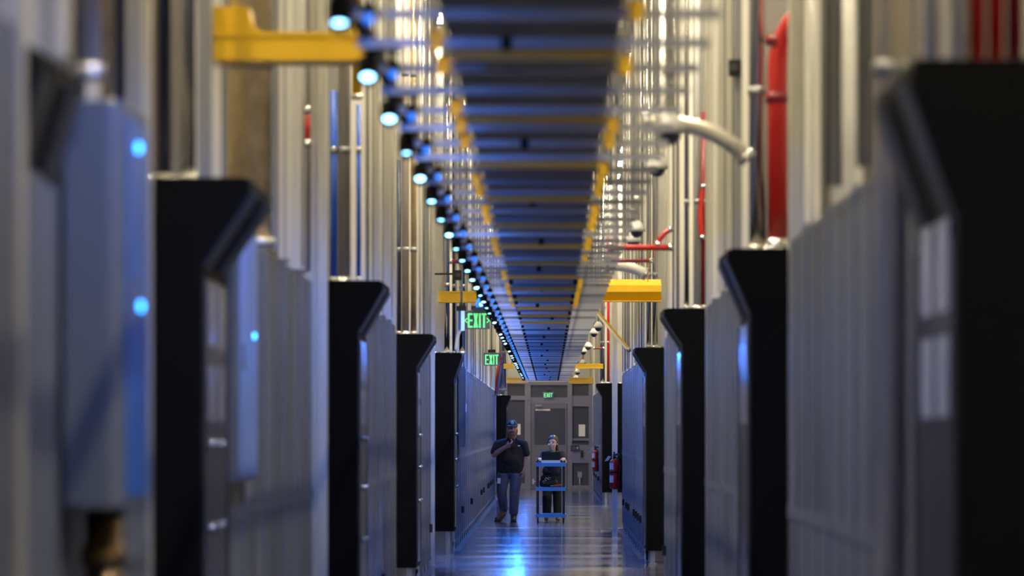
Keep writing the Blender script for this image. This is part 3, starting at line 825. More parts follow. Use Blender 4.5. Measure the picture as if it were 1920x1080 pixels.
rodm = MB().tube([(0, 0, 0.04), (0, 0, HZ - ZT)], 0.007, 6).mesh('hanger_rod', M['steel'])
SP = 1.0175
NS = 106
RL = MB().box(-0.59, -0.55, 0, SP * (NS - 1), 0.030, 0.075).build('lamp_rail', M['black'], tr)
for k in range(NS):
    y = k * SP
    put(rnd.choice(sms), 'strut', tr, (0, y, 0))
    if k < NS - 1:
        put(pm1 if y < 38 else pm2, 'pan', tr, (0, y, 0))
        for s in (-1, 1):
            put(wm, 'side_wire', tr, (s * 0.33, y, 0))
    for s in (-1, 1):
        if k % 2 == 0 and y > 30: put(cm, 'clip', tr, (s * 0.285, y, 0))
        if y < 38 and rnd.random() < 0.5: put(ym, 'fibre_clamp', tr, (s * 0.33, y, 0))
        if k % 3 == 0: put(rodm, 'hanger_rod', tr, (s * 0.56, y, 0))
    if k % 5 == 2: put(cm, 'clip', tr, (rnd.uniform(-0.1, 0.1), y, 0))
    if y < 45 and k % 3 == 1: put(yb_, 'yellow_bar', tr, (0, y, 0))

# ================================================================== BLUE SPOTLIGHT PAIRS
# shared meshes
hm = MB()
hm.tube([(0, 0.075, 0), (0, 0.07, 0), (0, 0.0, 0)], [0.02, 0.036, 0.036], 14).tube([(0, 0.0, 0), (0, -0.030, 0)], [0.036, 0.031], 14, False)
head_me = hm.mesh('lamp_head', M['black'])
lens_me = MB().tube([(0, -0.002, 0), (0, -0.006, 0)], 0.024, 16).mesh('lens', M['lens'])
bulb_me = MB().ball((0, 0, 0), 0.016, 14, 8).mesh('bulb', M['bulb'])
sock_me = MB().tube([(0, 0, 0.02), (0, 0, 0.05)], [0.028, 0.018], 12).mesh('socket', M['black'])
brk_me = MB().box(-0.05, 0.09, -0.012, 0.012, 0.077, 0.091).tube([(-0.03, 0, 0.085), (-0.03, 0, 0.03)], 0.008, 8).tube([(0.06, 0, 0.085), (0.06, 0, 0.045)], 0.008, 8).mesh('bracket', M['black'])
SPZ = EYE + 1.25
NL = 51
spot_data, glow_data = [], []
for k in range(NL):
    d = 8.93 + 2.035 * k
    if d > 113: break
    loc = (-0.61, d, SPZ)
    if k < 14:
        lab, grp = f'pair of blue spotlights, {ordinal(k)} counted from the camera along the left tray edge', 'blue spotlight pairs along the tray'
    else:
        lab, grp = f'tiny pair of blue spotlights, {ordinal(k)} from the camera along the left tray edge', 'blue spotlight pairs along the tray'
    t = thing('spotlight_pair', lab, 'spotlight', loc, 0, grp)
    put(brk_me, 'bracket', t)
    tilt = math.radians(50 + rnd.uniform(-12, 12) if k < 18 else rnd.uniform(42, 84))
    yaw = rnd.uniform(-0.02, 0.10) if d < 32 else rnd.uniform(0.0, 0.30)
    h = put(head_me, 'lamp_head', t, (-0.03, 0, 0), (tilt, 0, yaw))
    put(lens_me, 'lens', h)
    s = put(sock_me, 'socket', t, (0.06, 0, 0))
    put(bulb_me, 'bulb', s)
    L = bpy.data.lights.new('spot_beam', 'SPOT')
    L.energy = SPOT_POWER * (0.4 if d < 32 else (1.0 if d < 58 else 0.26)) * rnd.uniform(0.35, 1.65)
    L.color = BLUE
    L.spot_size = math.radians(34 if d < 32 else (46 if d < 58 else 112))
    L.spot_blend = 0.6 if d < 58 else 0.9
    L.shadow_soft_size = 0.02
    lo = bpy.data.objects.new('spot_beam', L)
    COL.objects.link(lo)
    lo.parent = t
    lo.location = Vector((-0.03, 0, 0)) + Matrix.Rotation(yaw, 3, 'Z') @ Matrix.Rotation(tilt, 3, 'X') @ Vector((0, -0.055, 0))
    lo.rotation_euler = (tilt - math.pi / 2 + math.pi * 0, 0, yaw)
    # light points along local -Z; head looks along local -Y
    lo.rotation_euler = (Matrix.Rotation(yaw, 3, 'Z') @ Matrix.Rotation(tilt, 3, 'X') @ Matrix.Rotation(-math.pi / 2, 3, 'X')).to_euler()
    G = bpy.data.lights.new('bulb_glow', 'SPOT')
    G.spot_size = math.radians(168)
    G.spot_blend = 0.5
    G.energy = GLOW_POWER
    G.color = (0.06, 0.22, 1.0)
    G.shadow_soft_size = 0.03
    go = bpy.data.objects.new('bulb_glow', G)
    COL.objects.link(go)
    go.parent = t
    go.location = (0.06, 0, -0.045)
    go.rotation_euler = (math.radians(18), 0, 0)

# ================================================================== EXIT SIGNS
exit_sign(P(894.5, 617, 53.3), 0.318, 0.215, 'larger green exit sign with arrows under the blue beacon', True, HZ - P(0, 617, 53.3)[2])
exit_sign(P(922, 685.5, 80.0), 0.30, 0.225, 'smaller green exit sign without arrows beyond the arrowed one', False, HZ - P(0, 685.5, 80.0)[2])
exit_sign((P(1028, 745.5, 119.5)[0], 119.87, ez(745.5)), 0.30, 0.13, 'tiny green exit sign over the end door', False, 0.22)

t = thing('beacon', 'blue beacon lamp on top of the arrowed exit sign', 'beacon', P(900.5, 584, 53.2))
MB().box(-0.09, 0.09, -0.06, 0.06, 0, 0.05).build('base', M['navy'], t)
MB().tube([(0, 0, 0.05), (0, 0, 0.13), (0, 0, 0.17)], [0.055, 0.05, 0.025], 16).build('dome', M['bulb'], t)
MB().ball((0.01, -0.05, 0.085), 0.022, 12, 6).build('lamp', M['lens'], t)
MB().tube([(0, 0.03, 0.16), (0, 0.03, HZ - P(900, 584, 53.2)[2])], 0.008, 6).build('hanging_rod', M['steel'], t)

# pipe-mounted box lamp with a glowing face, left of the arrowed sign
t = thing('pole_sensor', 'blue lit box sensor on a bent pale pole left of the arrowed exit sign', 'sensor', P(865, 620, 53.0))
s_ = 53.0 / F
MB().box(-9 * s_, 9 * s_, -0.06, 0.06, 37 * s_, 46 * s_).build('cap', M['rubber'], t)
MB().box(-6 * s_, -0.5 * s_, -0.05, 0.05, 2 * s_, 37 * s_).build('body', M['bluepipe'], t)
MB().box(-0.5 * s_, 6 * s_, -0.055, 0.05, 0, 37 * s_).build('face', mat('sensor_light', (0.5, 0.7, 0.9), 0.3, emit=(0.25, 0.55, 1.0), estr=0.9), t)
MB().tube([(0, 0, 46 * s_), (0, 0, HZ - P(865, 620, 53.0)[2])], 0.016, 8).build('upper_pole', M['alu'], t)
MB().tube(bez((-1 * s_, 0, 2 * s_), (-9 * s_, 0, -8 * s_), (-10 * s_, 0, -36 * s_)), 0.022, 10).build('bent_pole', M['whitepl'], t)


# ================================================================== DOME CAMERAS
dm_mount = MB().tube([(0, 0, 0.02), (0, 0, 0.05), (0, 0, 0.10), (0, 0, 0.13)], [0.082, 0.085, 0.05, 0.02], 18).mesh('mount', M['whitepl'])
dm_dome = MB().ball((0, 0, 0.02), (0.06, 0.06, 0.06), 16, 6, -1.0, 0.0).mesh('dome', M['navy'])
DC = [(1255, 258, 21.2), (1232, 322, 31.6), (1194, 438, 41.0), (1187, 458, 43.2), (1122, 617, 73.0), (1114, 628, 78.0), (1103, 653, 87.0), (1094, 662, 96.0), (1093, 684, 103.0), (1083, 700, 110.0), (1080, 712, 116.0)]
DCL = ['lowest hanging at top beside the silver curved conduit', 'just below the silver curved conduit end', 'over the bright red cross pipe', 'crossing the bright red cross pipe',
       'beside the yellow brace, larger of two', 'beside the yellow brace, smaller of two', 'at the small dark red cross pipe', 'just under the small dark red cross pipe', 'in front of the dull yellow duct',
       'in front of the far bright yellow duct', 'hung lowest at the far end of the tray']
for (px, py, d), l in zip(DC, DCL):
    p = P(px, py, d)
    t = thing('dome_camera', 'white dome camera on a pole ' + l, 'camera', p, 0, 'dome cameras on poles')
    put(dm_mount, 'mount', t)
    put(dm_dome, 'dome', t)
    MB().tube([(0, 0, 0.12), (0, 0, HZ - p[2])], 0.022, 10).build('pole', M['alu_cream'], t)
    MB().tube([(0, 0, 0.30), (0, 0, 0.36)], 0.03, 10).build('pole_collar', M['alu'], t)

# small black bracket on the right hand posts
t = thing('bracket_camera', 'small black bracket camera on the grey posts right of the dome cameras', 'camera', P(1378, 128, 27.0))
MB().box(-0.04, 0.04, -0.07, 0.05, -0.05, 0.05).build('body', M['rubber'], t)
MB().tube([(0, 0.05, 0.0), (0.06, 0.1, -0.06), (0.14, 0.12, -0.06)], 0.012, 8).build('arm', M['rubber'], t)
MB().tube([(-0.01, -0.07, 0), (-0.01, -0.085, 0)], 0.025, 12).build('lens', M['smoke'], t)
t = thing('bracket_camera', 'small black bracket camera beside the dark red cross pipe at left', 'camera', P(858, 516, 52.0))
MB().box(-0.05, 0.05, -0.07, 0.05, -0.06, 0.06).build('body', M['rubber'], t)
MB().tube([(0, 0.05, 0.0), (-0.06, 0.1, 0.02), (-0.30, 0.12, 0.02)], 0.012, 8).build('arm', M['rubber'], t)
MB().tube([(0.01, -0.07, 0), (0.01, -0.085, 0)], 0.025, 12).build('lens', M['smoke'], t)


# ================================================================== FIRE EXTINGUISHERS
def extinguisher(p, H, label, bw=0.13):
    t = thing('fire_extinguisher', label, 'fire extinguisher', p)
    k = H / 0.60
    r = 0.075 * k
    MB().tube([(0, 0, 0), (0, 0, 0.02 * k), (0, 0, 0.44 * k), (0, 0, 0.48 * k), (0, 0, 0.50 * k)], [r * 0.85, r, r, r * 0.75, r * 0.35], 20).build('cylinder', M['red'], t)
    MB().tube([(0, 0, 0.50 * k), (0, 0, 0.55 * k)], 0.022 * k, 12).build('valve', M['black_gloss'], t)
    MB().hull([(-0.02 * k, -0.01, 0.55 * k), (0.10 * k, -0.01, 0.55 * k), (0.10 * k, 0.01, 0.55 * k), (-0.02 * k, 0.01, 0.55 * k)],
              [(-0.02 * k, -0.01, 0.575 * k), (0.09 * k, -0.01, 0.60 * k), (0.09 * k, 0.01, 0.60 * k), (-0.02 * k, 0.01, 0.575 * k)]).box(-0.012 * k, 0.012 * k, -0.012 * k, 0.012 * k, 0.55 * k, 0.62 * k).build('lever', M['black_gloss'], t)
    MB().tube(bez((0.02 * k, -0.02, 0.53 * k), (0.13 * k, -0.05, 0.48 * k), (0.085 * k, -0.04 * k, 0.25 * k)) + [(0.085 * k, -0.04 * k, 0.10 * k)], 0.013 * k, 8).build('hose', M['rubber'], t)
    MB().tube([(0.085 * k, -0.04 * k, 0.10 * k), (0.085 * k, -0.04 * k, 0.0)], [0.014 * k, 0.024 * k], 10).build('nozzle', M['rubber'], t)
    MB().tube([(0, 0, 0.26 * k), (0, 0, 0.30 * k)], r * 1.04, 20).build('strap', M['rubber'], t)
    for z0, z1 in ((0.32, 0.43), (0.10, 0.22)):
        mb = MB()
        n = 8
        vs, fs = [], []
        for i in range(n + 1):
            q = math.radians(-175 + 75 * i / n)
            for z in (z0 * k, z1 * k): vs.append((1.03 * r * math.cos(q), 1.03 * r * math.sin(q), z))
        for i in range(n): fs.append((2 * i, 2 * i + 2, 2 * i + 3, 2 * i + 1))
        mb.add(vs, fs, True)
        mb.build('label_plate', M['tag'], t)
    MB().box(-0.03 * k, bw * k, r + 0.012, r + 0.03, -0.01, 0.50 * k).build('backboard', M['black'], t)
    MB().box(-0.03 * k, 0.03 * k, r - 0.01, r + 0.012, 0.1 * k, 0.4 * k).build('hook', M['rubber'], t)
    MB().hull([(-0.16 * k, -0.02, 0.46 * k), (-0.10 * k, -0.02, 0.47 * k), (-0.10 * k, -0.015, 0.47 * k), (-0.16 * k, -0.015, 0.46 * k)],
              [(-0.10 * k, -0.02, 0.55 * k), (-0.05 * k, -0.02, 0.54 * k), (-0.05 * k, -0.015, 0.54 * k), (-0.10 * k, -0.015, 0.55 * k)]).build('inspection_tag', M['tag'], t)


extinguisher(P(1151.5, 916, 71.8), 0.60, 'larger red fire extinguisher with white tag on the right end post')
extinguisher(P(1116, 883.5, 105.0), 0.62, 'smaller red fire extinguisher farther along beside the distant black cabinet', 0.065)


# ================================================================== PEOPLE
SKIN_M = mat('skin_man', (0.50, 0.27, 0.20), 0.5, 0, 0.08, 14)
SKIN_W = mat('skin_woman', (0.56, 0.36, 0.27), 0.48, 0, 0.06, 14)
HAIR_D = mat('dark_hair', (0.012, 0.009, 0.008), 0.42, 0, 0.3, 30, (6, 6, 1))
BEARD = mat('ginger_beard', (0.17, 0.065, 0.028), 0.65, 0, 0.3, 60, bump=0.4)
POLO = mat('black_polo', (0.006, 0.006, 0.008), 0.85, 0, 0.2, 20, bump=0.1)
JEANS = mat('grey_jeans', (0.11, 0.12, 0.155), 0.8, 0, 0.18, 18, bump=0.2)
BOOT = mat('tan_boot', (0.085, 0.045, 0.028), 0.6, 0, 0.15, 20)
CAPM = mat('navy_cap', (0.014, 0.02, 0.038), 0.7, 0, 0.1, 20)
TEE = mat('navy_tee', (0.010, 0.013, 0.024), 0.85, 0, 0.15, 20, bump=0.1)
TROU = mat('black_trousers', (0.006, 0.007, 0.010), 0.8, 0, 0.2, 15, bump=0.2)
EYEW = mat('eye', (0.02, 0.015, 0.012), 0.2, 0, 0.05, 10)
LIP = mat('lip', (0.33, 0.11, 0.10), 0.45, 0, 0.05, 10)
BROW = mat('brow', (0.05, 0.03, 0.02), 0.7, 0, 0.1, 10)


def fused(name, prims, material, parent, voxel=0.012, smooth=5):
    """capsules ('c', p0, r0, p1, r1) and ellipsoids ('e', centre, radii) fused to one continuous skin"""
    mb = MB()
    for p in prims:
        if p[0] == 'e':
            mb.ball(p[1], p[2], 20, 12)
        else:
            _, a, ra, b, rb = p
            mb.ball(a, ra, 14, 8)
            mb.ball(b, rb, 14, 8)
            mb.tube([a, b], [ra, rb], 14)
    o = mb.build(name, material, parent)
    r = o.modifiers.new('fuse', 'REMESH')
    r.mode = 'VOXEL'
    r.voxel_size = voxel
    r.use_smooth_shade = True
    s = o.modifiers.new('relax', 'SMOOTH')
    s.factor = 0.5
    s.iterations = smooth
    return o


def hand(wrist, fwd, palm, thumb, curl, k=1.0):
    """capsules of a palm, four jointed unequal fingers and a thumb; fwd along the fingers, palm the way it faces, thumb the thumb's side"""
    w_, f, p, t = Vector(wrist), Vector(fwd).normalized(), Vector(palm).normalized(), Vector(thumb).normalized()
    out = []
    base = []
    for i, (off, ln) in enumerate(((0.030, 0.072), (0.010, 0.080), (-0.010, 0.074), (-0.029, 0.058))):
        kn = w_ + f * 0.085 * k + t * off * k
        out.append(('c', tuple(w_ + f * 0.01 * k + t * off * 0.6 * k), 0.019 * k, tuple(kn), 0.0125 * k))
        a1 = curl * 0.55
        d1 = (f * math.cos(a1) + p * math.sin(a1)).normalized()
        m = kn + d1 * ln * 0.52 * k
        a2 = curl * 1.25
        d2 = (f * math.cos(a2) + p * math.sin(a2)).normalized()
        m2 = m + d2 * ln * 0.32 * k
        a3 = curl * 1.7
        d3 = (f * math.cos(a3) + p * math.sin(a3)).normalized()
        e = m2 + d3 * ln * 0.22 * k
        out += [('c', tuple(kn), 0.0115 * k, tuple(m), 0.0098 * k), ('c', tuple(m), 0.0098 * k, tuple(m2), 0.009 * k), ('c', tuple(m2), 0.009 * k, tuple(e), 0.0078 * k)]
    tb = w_ + f * 0.025 * k + t * 0.022 * k
    t1 = tb + (t * 0.75 + f * 0.6 + p * 0.3).normalized() * 0.045 * k
    t2 = t1 + (t * 0.2 + f * 0.8 + p * 0.55).normalized() * 0.034 * k
    out += [('c', tuple(tb), 0.016 * k, tuple(t1), 0.0122 * k), ('c', tuple(t1), 0.0122 * k, tuple(t2), 0.009 * k)]
    return out


def face_parts(parent, c, k, yaw, lipc=LIP, brow=BROW):
    """eyes, brows and mouth around a head centre c, the face looking along -Y turned by yaw"""
    R = Matrix.Rotation(yaw, 3, 'Z')
    c = Vector(c)

    def q(x, y, z): return tuple(c + R @ Vector((x * k, y * k, z * k)))
    for s in (-1, 1):
        MB().ball(q(s * 0.031, -0.086, 0.012), (0.0125 * k, 0.007 * k, 0.007 * k), 10, 6).build('eye', EYEW, parent)
        MB().tube([q(s * 0.015, -0.096, 0.030), q(s * 0.032, -0.094, 0.035), q(s * 0.048, -0.083, 0.030)], 0.0045 * k, 6).build('eyebrow', brow, parent)
    MB().tube([q(-0.024, -0.088, -0.056), q(0, -0.098, -0.058), q(0.024, -0.088, -0.056)], [0.004 * k, 0.0075 * k, 0.004 * k], 8).build('mouth', lipc, parent)


def head_prims(c, k, yaw, jaw=1.0):
    R = Matrix.Rotation(yaw, 3, 'Z')
    c = Vector(c)

    def q(x, y, z): return tuple(c + R @ Vector((x * k, y * k, z * k)))
    pr = [('e', q(0, 0.01, 0.035), (0.077 * k, 0.095 * k, 0.088 * k)),
          ('e', q(0, -0.022, -0.035), (0.062 * k * jaw, 0.07 * k, 0.075 * k)),
          ('e', q(0, -0.05, -0.085), (0.034 * k * jaw, 0.034 * k, 0.026 * k)),
          ('c', q(0, -0.088, 0.018), 0.009 * k, q(0, -0.106, -0.018), 0.014 * k)]
    for s in (-1, 1):
        pr.append(('e', q(s * 0.077, 0.014, -0.006), (0.010 * k, 0.017 * k, 0.027 * k)))
        pr.append(('e', q(s * 0.042, -0.068, -0.022), (0.024 * k, 0.020 * k, 0.024 * k)))
    return pr


# ---------------- man
D = 77.7
man = thing('person', 'bearded person in navy cap, black polo and grey jeans walking and reading a phone', 'person', ((956 - VX) * D / F, D, 0))
MS = D / F


def mp(px, py, y=0.0): return ((px - 956) * MS, y, EYE - (py - VY) * MS)


hc = (0.045, -0.06, 1.69)
HK = 1.15
sh_r, el_r, wr_r = (-0.215, 0.0, 1.405), (-0.285, -0.06, 1.225), (-0.075, -0.27, 1.365)
sh_l, el_l, wr_l = (0.245, 0.0, 1.405), (0.300, 0.03, 1.150), (0.250, -0.05, 0.945)
kn_r, an_r = (-0.15, 0.02, 0.55), (-0.115, 0.20, 0.20)
kn_l, an_l = (0.085, -0.07, 0.51), (0.07, -0.02, 0.11)
body = head_prims(hc, HK, 0.08, 1.08)
body += [('c', (0.03, -0.01, 1.46), 0.085, (0.045, -0.045, 1.60), 0.078),
         ('e', (0.015, 0.0, 1.28), (0.19, 0.125, 0.18)), ('e', (0.01, -0.01, 1.05), (0.18, 0.135, 0.20)),
         ('c', sh_r, 0.066, el_r, 0.054), ('c', el_r, 0.054, wr_r, 0.034), ('c', sh_l, 0.066, el_l, 0.054), ('c', el_l, 0.054, wr_l, 0.034),
         ('c', (-0.17, 0.0, 1.40), 0.07, (0.20, 0.0, 1.40), 0.07),
         ('c', (-0.09, 0, 0.90), 0.10, kn_r, 0.062), ('c', kn_r, 0.062, an_r, 0.032), ('c', (0.10, 0, 0.90), 0.10, kn_l, 0.062), ('c', kn_l, 0.062, an_l, 0.04),
         ('c', an_r, 0.030, (-0.195, 0.0, 0.058), 0.022), ('c', an_l, 0.035, (0.065, -0.15, 0.04), 0.03)]
body += hand(wr_r, (0.80, -0.42, 0.32), (0.2, 0.5, 0.9), (-0.2, -0.45, 0.85), 0.9, 1.08)
body += hand(wr_l, (-0.12, -0.25, -0.97), (-0.95, 0.1, 0.1), (-0.1, -0.95, 0.25), 0.75, 1.08)
fused('body', body, SKIN_M, man, 0.0085, 3)
face_parts(man, hc, HK, 0.08)


def hm_(x, y, z): return tuple(Vector(hc) + Vector((x, y, z)) * HK)


fused('beard', [('e', hm_(0, -0.055, -0.085), (0.078, 0.062, 0.056)), ('e', hm_(-0.002, -0.062, -0.135), (0.064, 0.054, 0.058)), ('c', hm_(-0.07, -0.01, -0.03), 0.022, hm_(-0.052, -0.045, -0.075), 0.036), ('c', hm_(0.07, -0.01, -0.03), 0.022, hm_(0.052, -0.045, -0.075), 0.036),
                ('c', hm_(-0.033, -0.092, -0.040), 0.012, hm_(0.033, -0.092, -0.040), 0.012)], BEARD, man, 0.008, 3)
cap_o = fused('cap', [('e', hm_(0, 0.014, 0.062), (0.100, 0.122, 0.094)), ('c', hm_(-0.045, -0.072, 0.058), 0.011, hm_(0.045, -0.072, 0.058), 0.011)], CAPM, man, 0.008, 2)
MB().hull([hm_(-0.085, -0.06, 0.050), hm_(-0.058, -0.150, 0.036), hm_(0.058, -0.150, 0.036), hm_(0.085, -0.06, 0.050)], [hm_(-0.085, -0.06, 0.062), hm_(-0.058, -0.150, 0.046), hm_(0.058, -0.150, 0.046), hm_(0.085, -0.06, 0.062)]).build('brim', CAPM, cap_o)
e_ = hm_(0, -0.086, 0.098)
MB().ball(e_, (0.024, 0.012, 0.032), 14, 8).build('emblem', M['tag'], cap_o)
MB().box(e_[0] - 0.005, e_[0] + 0.005, e_[1] - 0.018, e_[1] - 0.008, e_[2] - 0.018, e_[2] + 0.018).build('emblem_bar', CAPM, cap_o)
tor = []
for x_, rt, rb in ((-0.125, 0.105, 0.115), (-0.045, 0.135, 0.140), (0.055, 0.135, 0.140), (0.14, 0.105, 0.115)):
    tor.append(('c', (x_, 0.0, 1.335), rt, (x_ * 1.0, -0.01, 1.02), rb + 0.012))
    tor.append(('c', (x_, -0.01, 1.02), rb + 0.012, (x_ * 0.95, 0.0, 0.965), rb))
polo = fused('polo_shirt', tor + [('c', (-0.12, -0.03, 0.955), 0.105, (0.13, -0.03, 0.955), 0.105), ('c', (-0.12, 0.03, 0.955), 0.105, (0.13, 0.03, 0.955), 0.105), ('c', (-0.13, 0.0, 1.02), 0.12, (0.14, 0.0, 1.02), 0.12), ('e', (0.01, -0.04, 1.12), (0.20, 0.155, 0.16)), ('c', sh_r, 0.088, (-0.05, 0.0, 1.455), 0.075), ('c', sh_l, 0.088, (0.11, 0.0, 1.455), 0.075),
                                  ('c', sh_r, 0.088, (-0.275, -0.045, 1.275), 0.080), ('c', sh_l, 0.088, (0.290, 0.02, 1.25), 0.080),
                                  ('c', (0.03, -0.005, 1.46), 0.100, (0.036, -0.015, 1.515), 0.090)], POLO, man, 0.010, 4)
MB().ball((0.165, -0.118, 1.385), (0.024, 0.012, 0.013), 12, 6).build('chest_logo', M['tag'], polo)
for s in (-1, 1):
    MB().hull([(0.037 + s * 0.004, -0.110, 1.455), (0.037 + s * 0.085, -0.085, 1.49), (0.037 + s * 0.08, -0.06, 1.545), (0.037 + s * 0.015, -0.100, 1.51)],
              [(0.037 + s * 0.004, -0.124, 1.455), (0.037 + s * 0.088, -0.100, 1.49), (0.037 + s * 0.082, -0.07, 1.55), (0.037 + s * 0.015, -0.114, 1.515)]).build('collar', POLO, polo)
fused('jeans', [('c', (-0.09, 0, 0.93), 0.120, (0.10, 0, 0.93), 0.120), ('c', (-0.115, 0, 0.86), 0.116, kn_r, 0.092), ('c', kn_r, 0.092, (-0.115, 0.17, 0.24), 0.078), ('c', (0.12, 0, 0.86), 0.116, kn_l, 0.092), ('c', kn_l, 0.092, (0.07, -0.02, 0.18), 0.082)], JEANS, man, 0.010, 4)
fused('boot', [('c', (-0.115, 0.185, 0.24), 0.056, (-0.12, 0.19, 0.17), 0.056), ('c', (-0.118, 0.19, 0.16), 0.062, (-0.185, 0.06, 0.098), 0.058), ('c', (-0.185, 0.06, 0.085), 0.052, (-0.23, -0.02, 0.055), 0.047)], BOOT, man, 0.009, 2)
fused('boot', [('c', (0.07, -0.02, 0.19), 0.058, (0.07, -0.015, 0.09), 0.060), ('c', (0.07, 0.02, 0.06), 0.052, (0.066, -0.10, 0.06), 0.055), ('c', (0.066, -0.10, 0.056), 0.055, (0.06, -0.185, 0.05), 0.047)], BOOT, man, 0.009, 2)
MB().hull([(-0.175, 0.235, 0.108), (-0.075, 0.22, 0.108), (-0.17, -0.055, 0.0), (-0.285, -0.055, 0.0)], [(-0.175, 0.235, 0.138), (-0.075, 0.22, 0.138), (-0.17, -0.055, 0.03), (-0.285, -0.055, 0.03)]).build('boot_sole', M['rubber'], man)
MB().hull([(0.015, 0.075, 0), (0.125, 0.075, 0), (0.118, -0.225, 0), (0.006, -0.225, 0)], [(0.015, 0.075, 0.026), (0.125, 0.075, 0.026), (0.118, -0.225, 0.026), (0.006, -0.225, 0.026)]).build('boot_sole', M['rubber'], man)
t = thing('badge', 'white identity badge clipped at the hip of the bearded person', 'badge', ((951 - 956) * MS * 0 + man.location.x - 0.20, D - 0.125, 0.70))
MB().hull([(-0.028, -0.006, 0), (0.028, -0.006, 0), (0.028, 0, 0), (-0.028, 0, 0)], [(-0.022, -0.012, 0.10), (0.034, -0.012, 0.10), (0.034, -0.006, 0.10), (-0.022, -0.006, 0.10)]).build('card', M['tag'], t)
MB().tube([(0.006, -0.006, 0.10), (0.012, 0.03, 0.17)], 0.006, 6).build('reel_strap', M['rubber'], t)
t = thing('phone', 'black phone held up by the bearded person', 'phone', (man.location.x + 0.045, D - 0.335, 1.40))
t.rotation_euler = (math.radians(-25), 0, math.radians(-6))
MB().box(-0.037, 0.037, -0.005, 0.005, -0.03, 0.125).build('case', M['rubber'], t)
MB().box(-0.033, 0.033, 0.005, 0.0065, -0.025, 0.12).build('screen', M['smoke'], t)
MB().tube([(-0.02, -0.005, 0.105), (-0.02, -0.008, 0.105)], 0.009, 10).build('camera_lens', M['chrome'], t)

# ---------------- cart
cd = 77.0
cx = (1032.5 - VX) * cd / F
ct = thing('utility_cart', 'blue shelved utility cart with black posts pushed along the aisle', 'cart', (cx, cd, 0))
CB = mat('blue_cart_shelf', (0.03, 0.20, 0.62), 0.4, 0, 0.05, 6)
CBL = mat('black_cart_post', (0.004, 0.004, 0.005), 0.6, 0, 0.1, 10)
HW, DP = 0.262, 0.72
for z in (0.135, 0.615, 1.055):
    sh = MB().box(-HW, HW, 0, DP, z, z + 0.02).build('shelf', CB, ct)
    MB().box(-HW, HW, -0.008, 0.012, z - 0.04, z + 0.025).build('front_lip', CB, sh)
    MB().box(-HW, HW, DP - 0.012, DP + 0.008, z - 0.04, z + 0.025).build('rear_lip', CB, sh)
    for s in (-1, 1):
        MB().box(s * HW - 0.01, s * HW + 0.01, 0.0, DP, z - 0.04, z + 0.025).build('side_lip', CB, sh)
for s in (-1, 1):
    for y in (0.035, DP - 0.035):
        xi = s * (HW - 0.03)
        po = MB().box(xi - 0.027, xi + 0.027, y - 0.02, y + 0.02, 0.11, 1.055).build('post', CBL, ct)
        MB().box(xi - s * 0.030, xi - s * 0.025, y - 0.022, y + 0.0, 0.14, 1.05).build('post_edge', M['alu'], po)
        cw = MB().tube([(xi, y, 0.11), (xi, y, 0.075)], 0.014, 8).box(xi - 0.022, xi - 0.016, y - 0.02, y + 0.03, 0.035, 0.085).box(xi + 0.016, xi + 0.022, y - 0.02, y + 0.03, 0.035, 0.085).build('caster', M['alu_dark'], ct)
        MB().tube([(xi - 0.014, y + 0.01, 0.045), (xi + 0.014, y + 0.01, 0.045)], 0.045, 16).build('wheel', M['rubber'], cw)
for s in (-1, 1):
    pass
MB().tube([(-HW + 0.01, DP, 1.09), (-HW + 0.01, DP + 0.10, 1.13), (HW - 0.01, DP + 0.10, 1.13), (HW - 0.01, DP, 1.09)], 0.014, 10).build('push_handle', CBL, ct)
t = thing('laptop', 'open dark laptop with pale base on the top shelf of the blue cart', 'laptop', (cx + 0.0, cd + 0.20, 1.076))
MB().box(-0.165, 0.175, 0.0, 0.24, 0, 0.050).build('base', M['alu'], t)
MB().hull([(-0.165, -0.045, 0.20), (0.165, -0.045, 0.20), (0.165, -0.030, 0.20), (-0.165, -0.030, 0.20)], [(-0.165, 0.0, 0.050), (0.165, 0.0, 0.050), (0.165, 0.015, 0.050), (-0.165, 0.015, 0.050)]).build('screen_lid', M['rubber'], t)
MB().box(-0.15, 0.15, 0.05, 0.15, 0.050, 0.053).build('keyboard', M['rubber'], t)
t = thing('tool_bag', 'black tool bag with silver clips on the middle shelf of the blue cart', 'bag', (cx - 0.03, cd + 0.22, 0.636))
fused('bag_body', [('c', (-0.12, 0, 0.07), 0.065, (0.10, 0, 0.07), 0.065), ('c', (-0.10, 0, 0.17), 0.055, (0.08, 0, 0.17), 0.055), ('c', (-0.12, 0.06, 0.08), 0.065, (0.1, 0.06, 0.08), 0.065)], M['rubber'], t, 0.012, 3)
MB().tube(bez((-0.10, 0.02, 0.20), (-0.01, 0.0, 0.34), (0.08, 0.02, 0.20)), 0.012, 8).build('bag_handle', M['rubber'], t)
for x, z in ((-0.085, 0.10), (-0.05, 0.15), (0.0, 0.16)):
    MB().tube([(x + 0.022 * math.cos(q), -0.075, z + 0.022 * math.sin(q)) for q in [2 * math.pi * k / 10 for k in range(9)]], 0.006, 6).build('clip', M['chrome'], t)
t = thing('hand_drill', 'orange red hand tool lying on the middle shelf of the blue cart', 'tool', (cx + 0.14, cd + 0.10, 0.637))
MB().tube([(-0.10, 0, 0.028), (-0.03, 0, 0.03), (0.06, 0.0, 0.03), (0.10, 0, 0.026)], [0.012, 0.024, 0.026, 0.018], 12).build('handle', mat('orange_tool_grip', (0.52, 0.075, 0.025), 0.45), t)
MB().tube([(-0.10, 0, 0.028), (-0.15, 0, 0.026)], [0.010, 0.005], 8).build('shank', M['steel'], t)

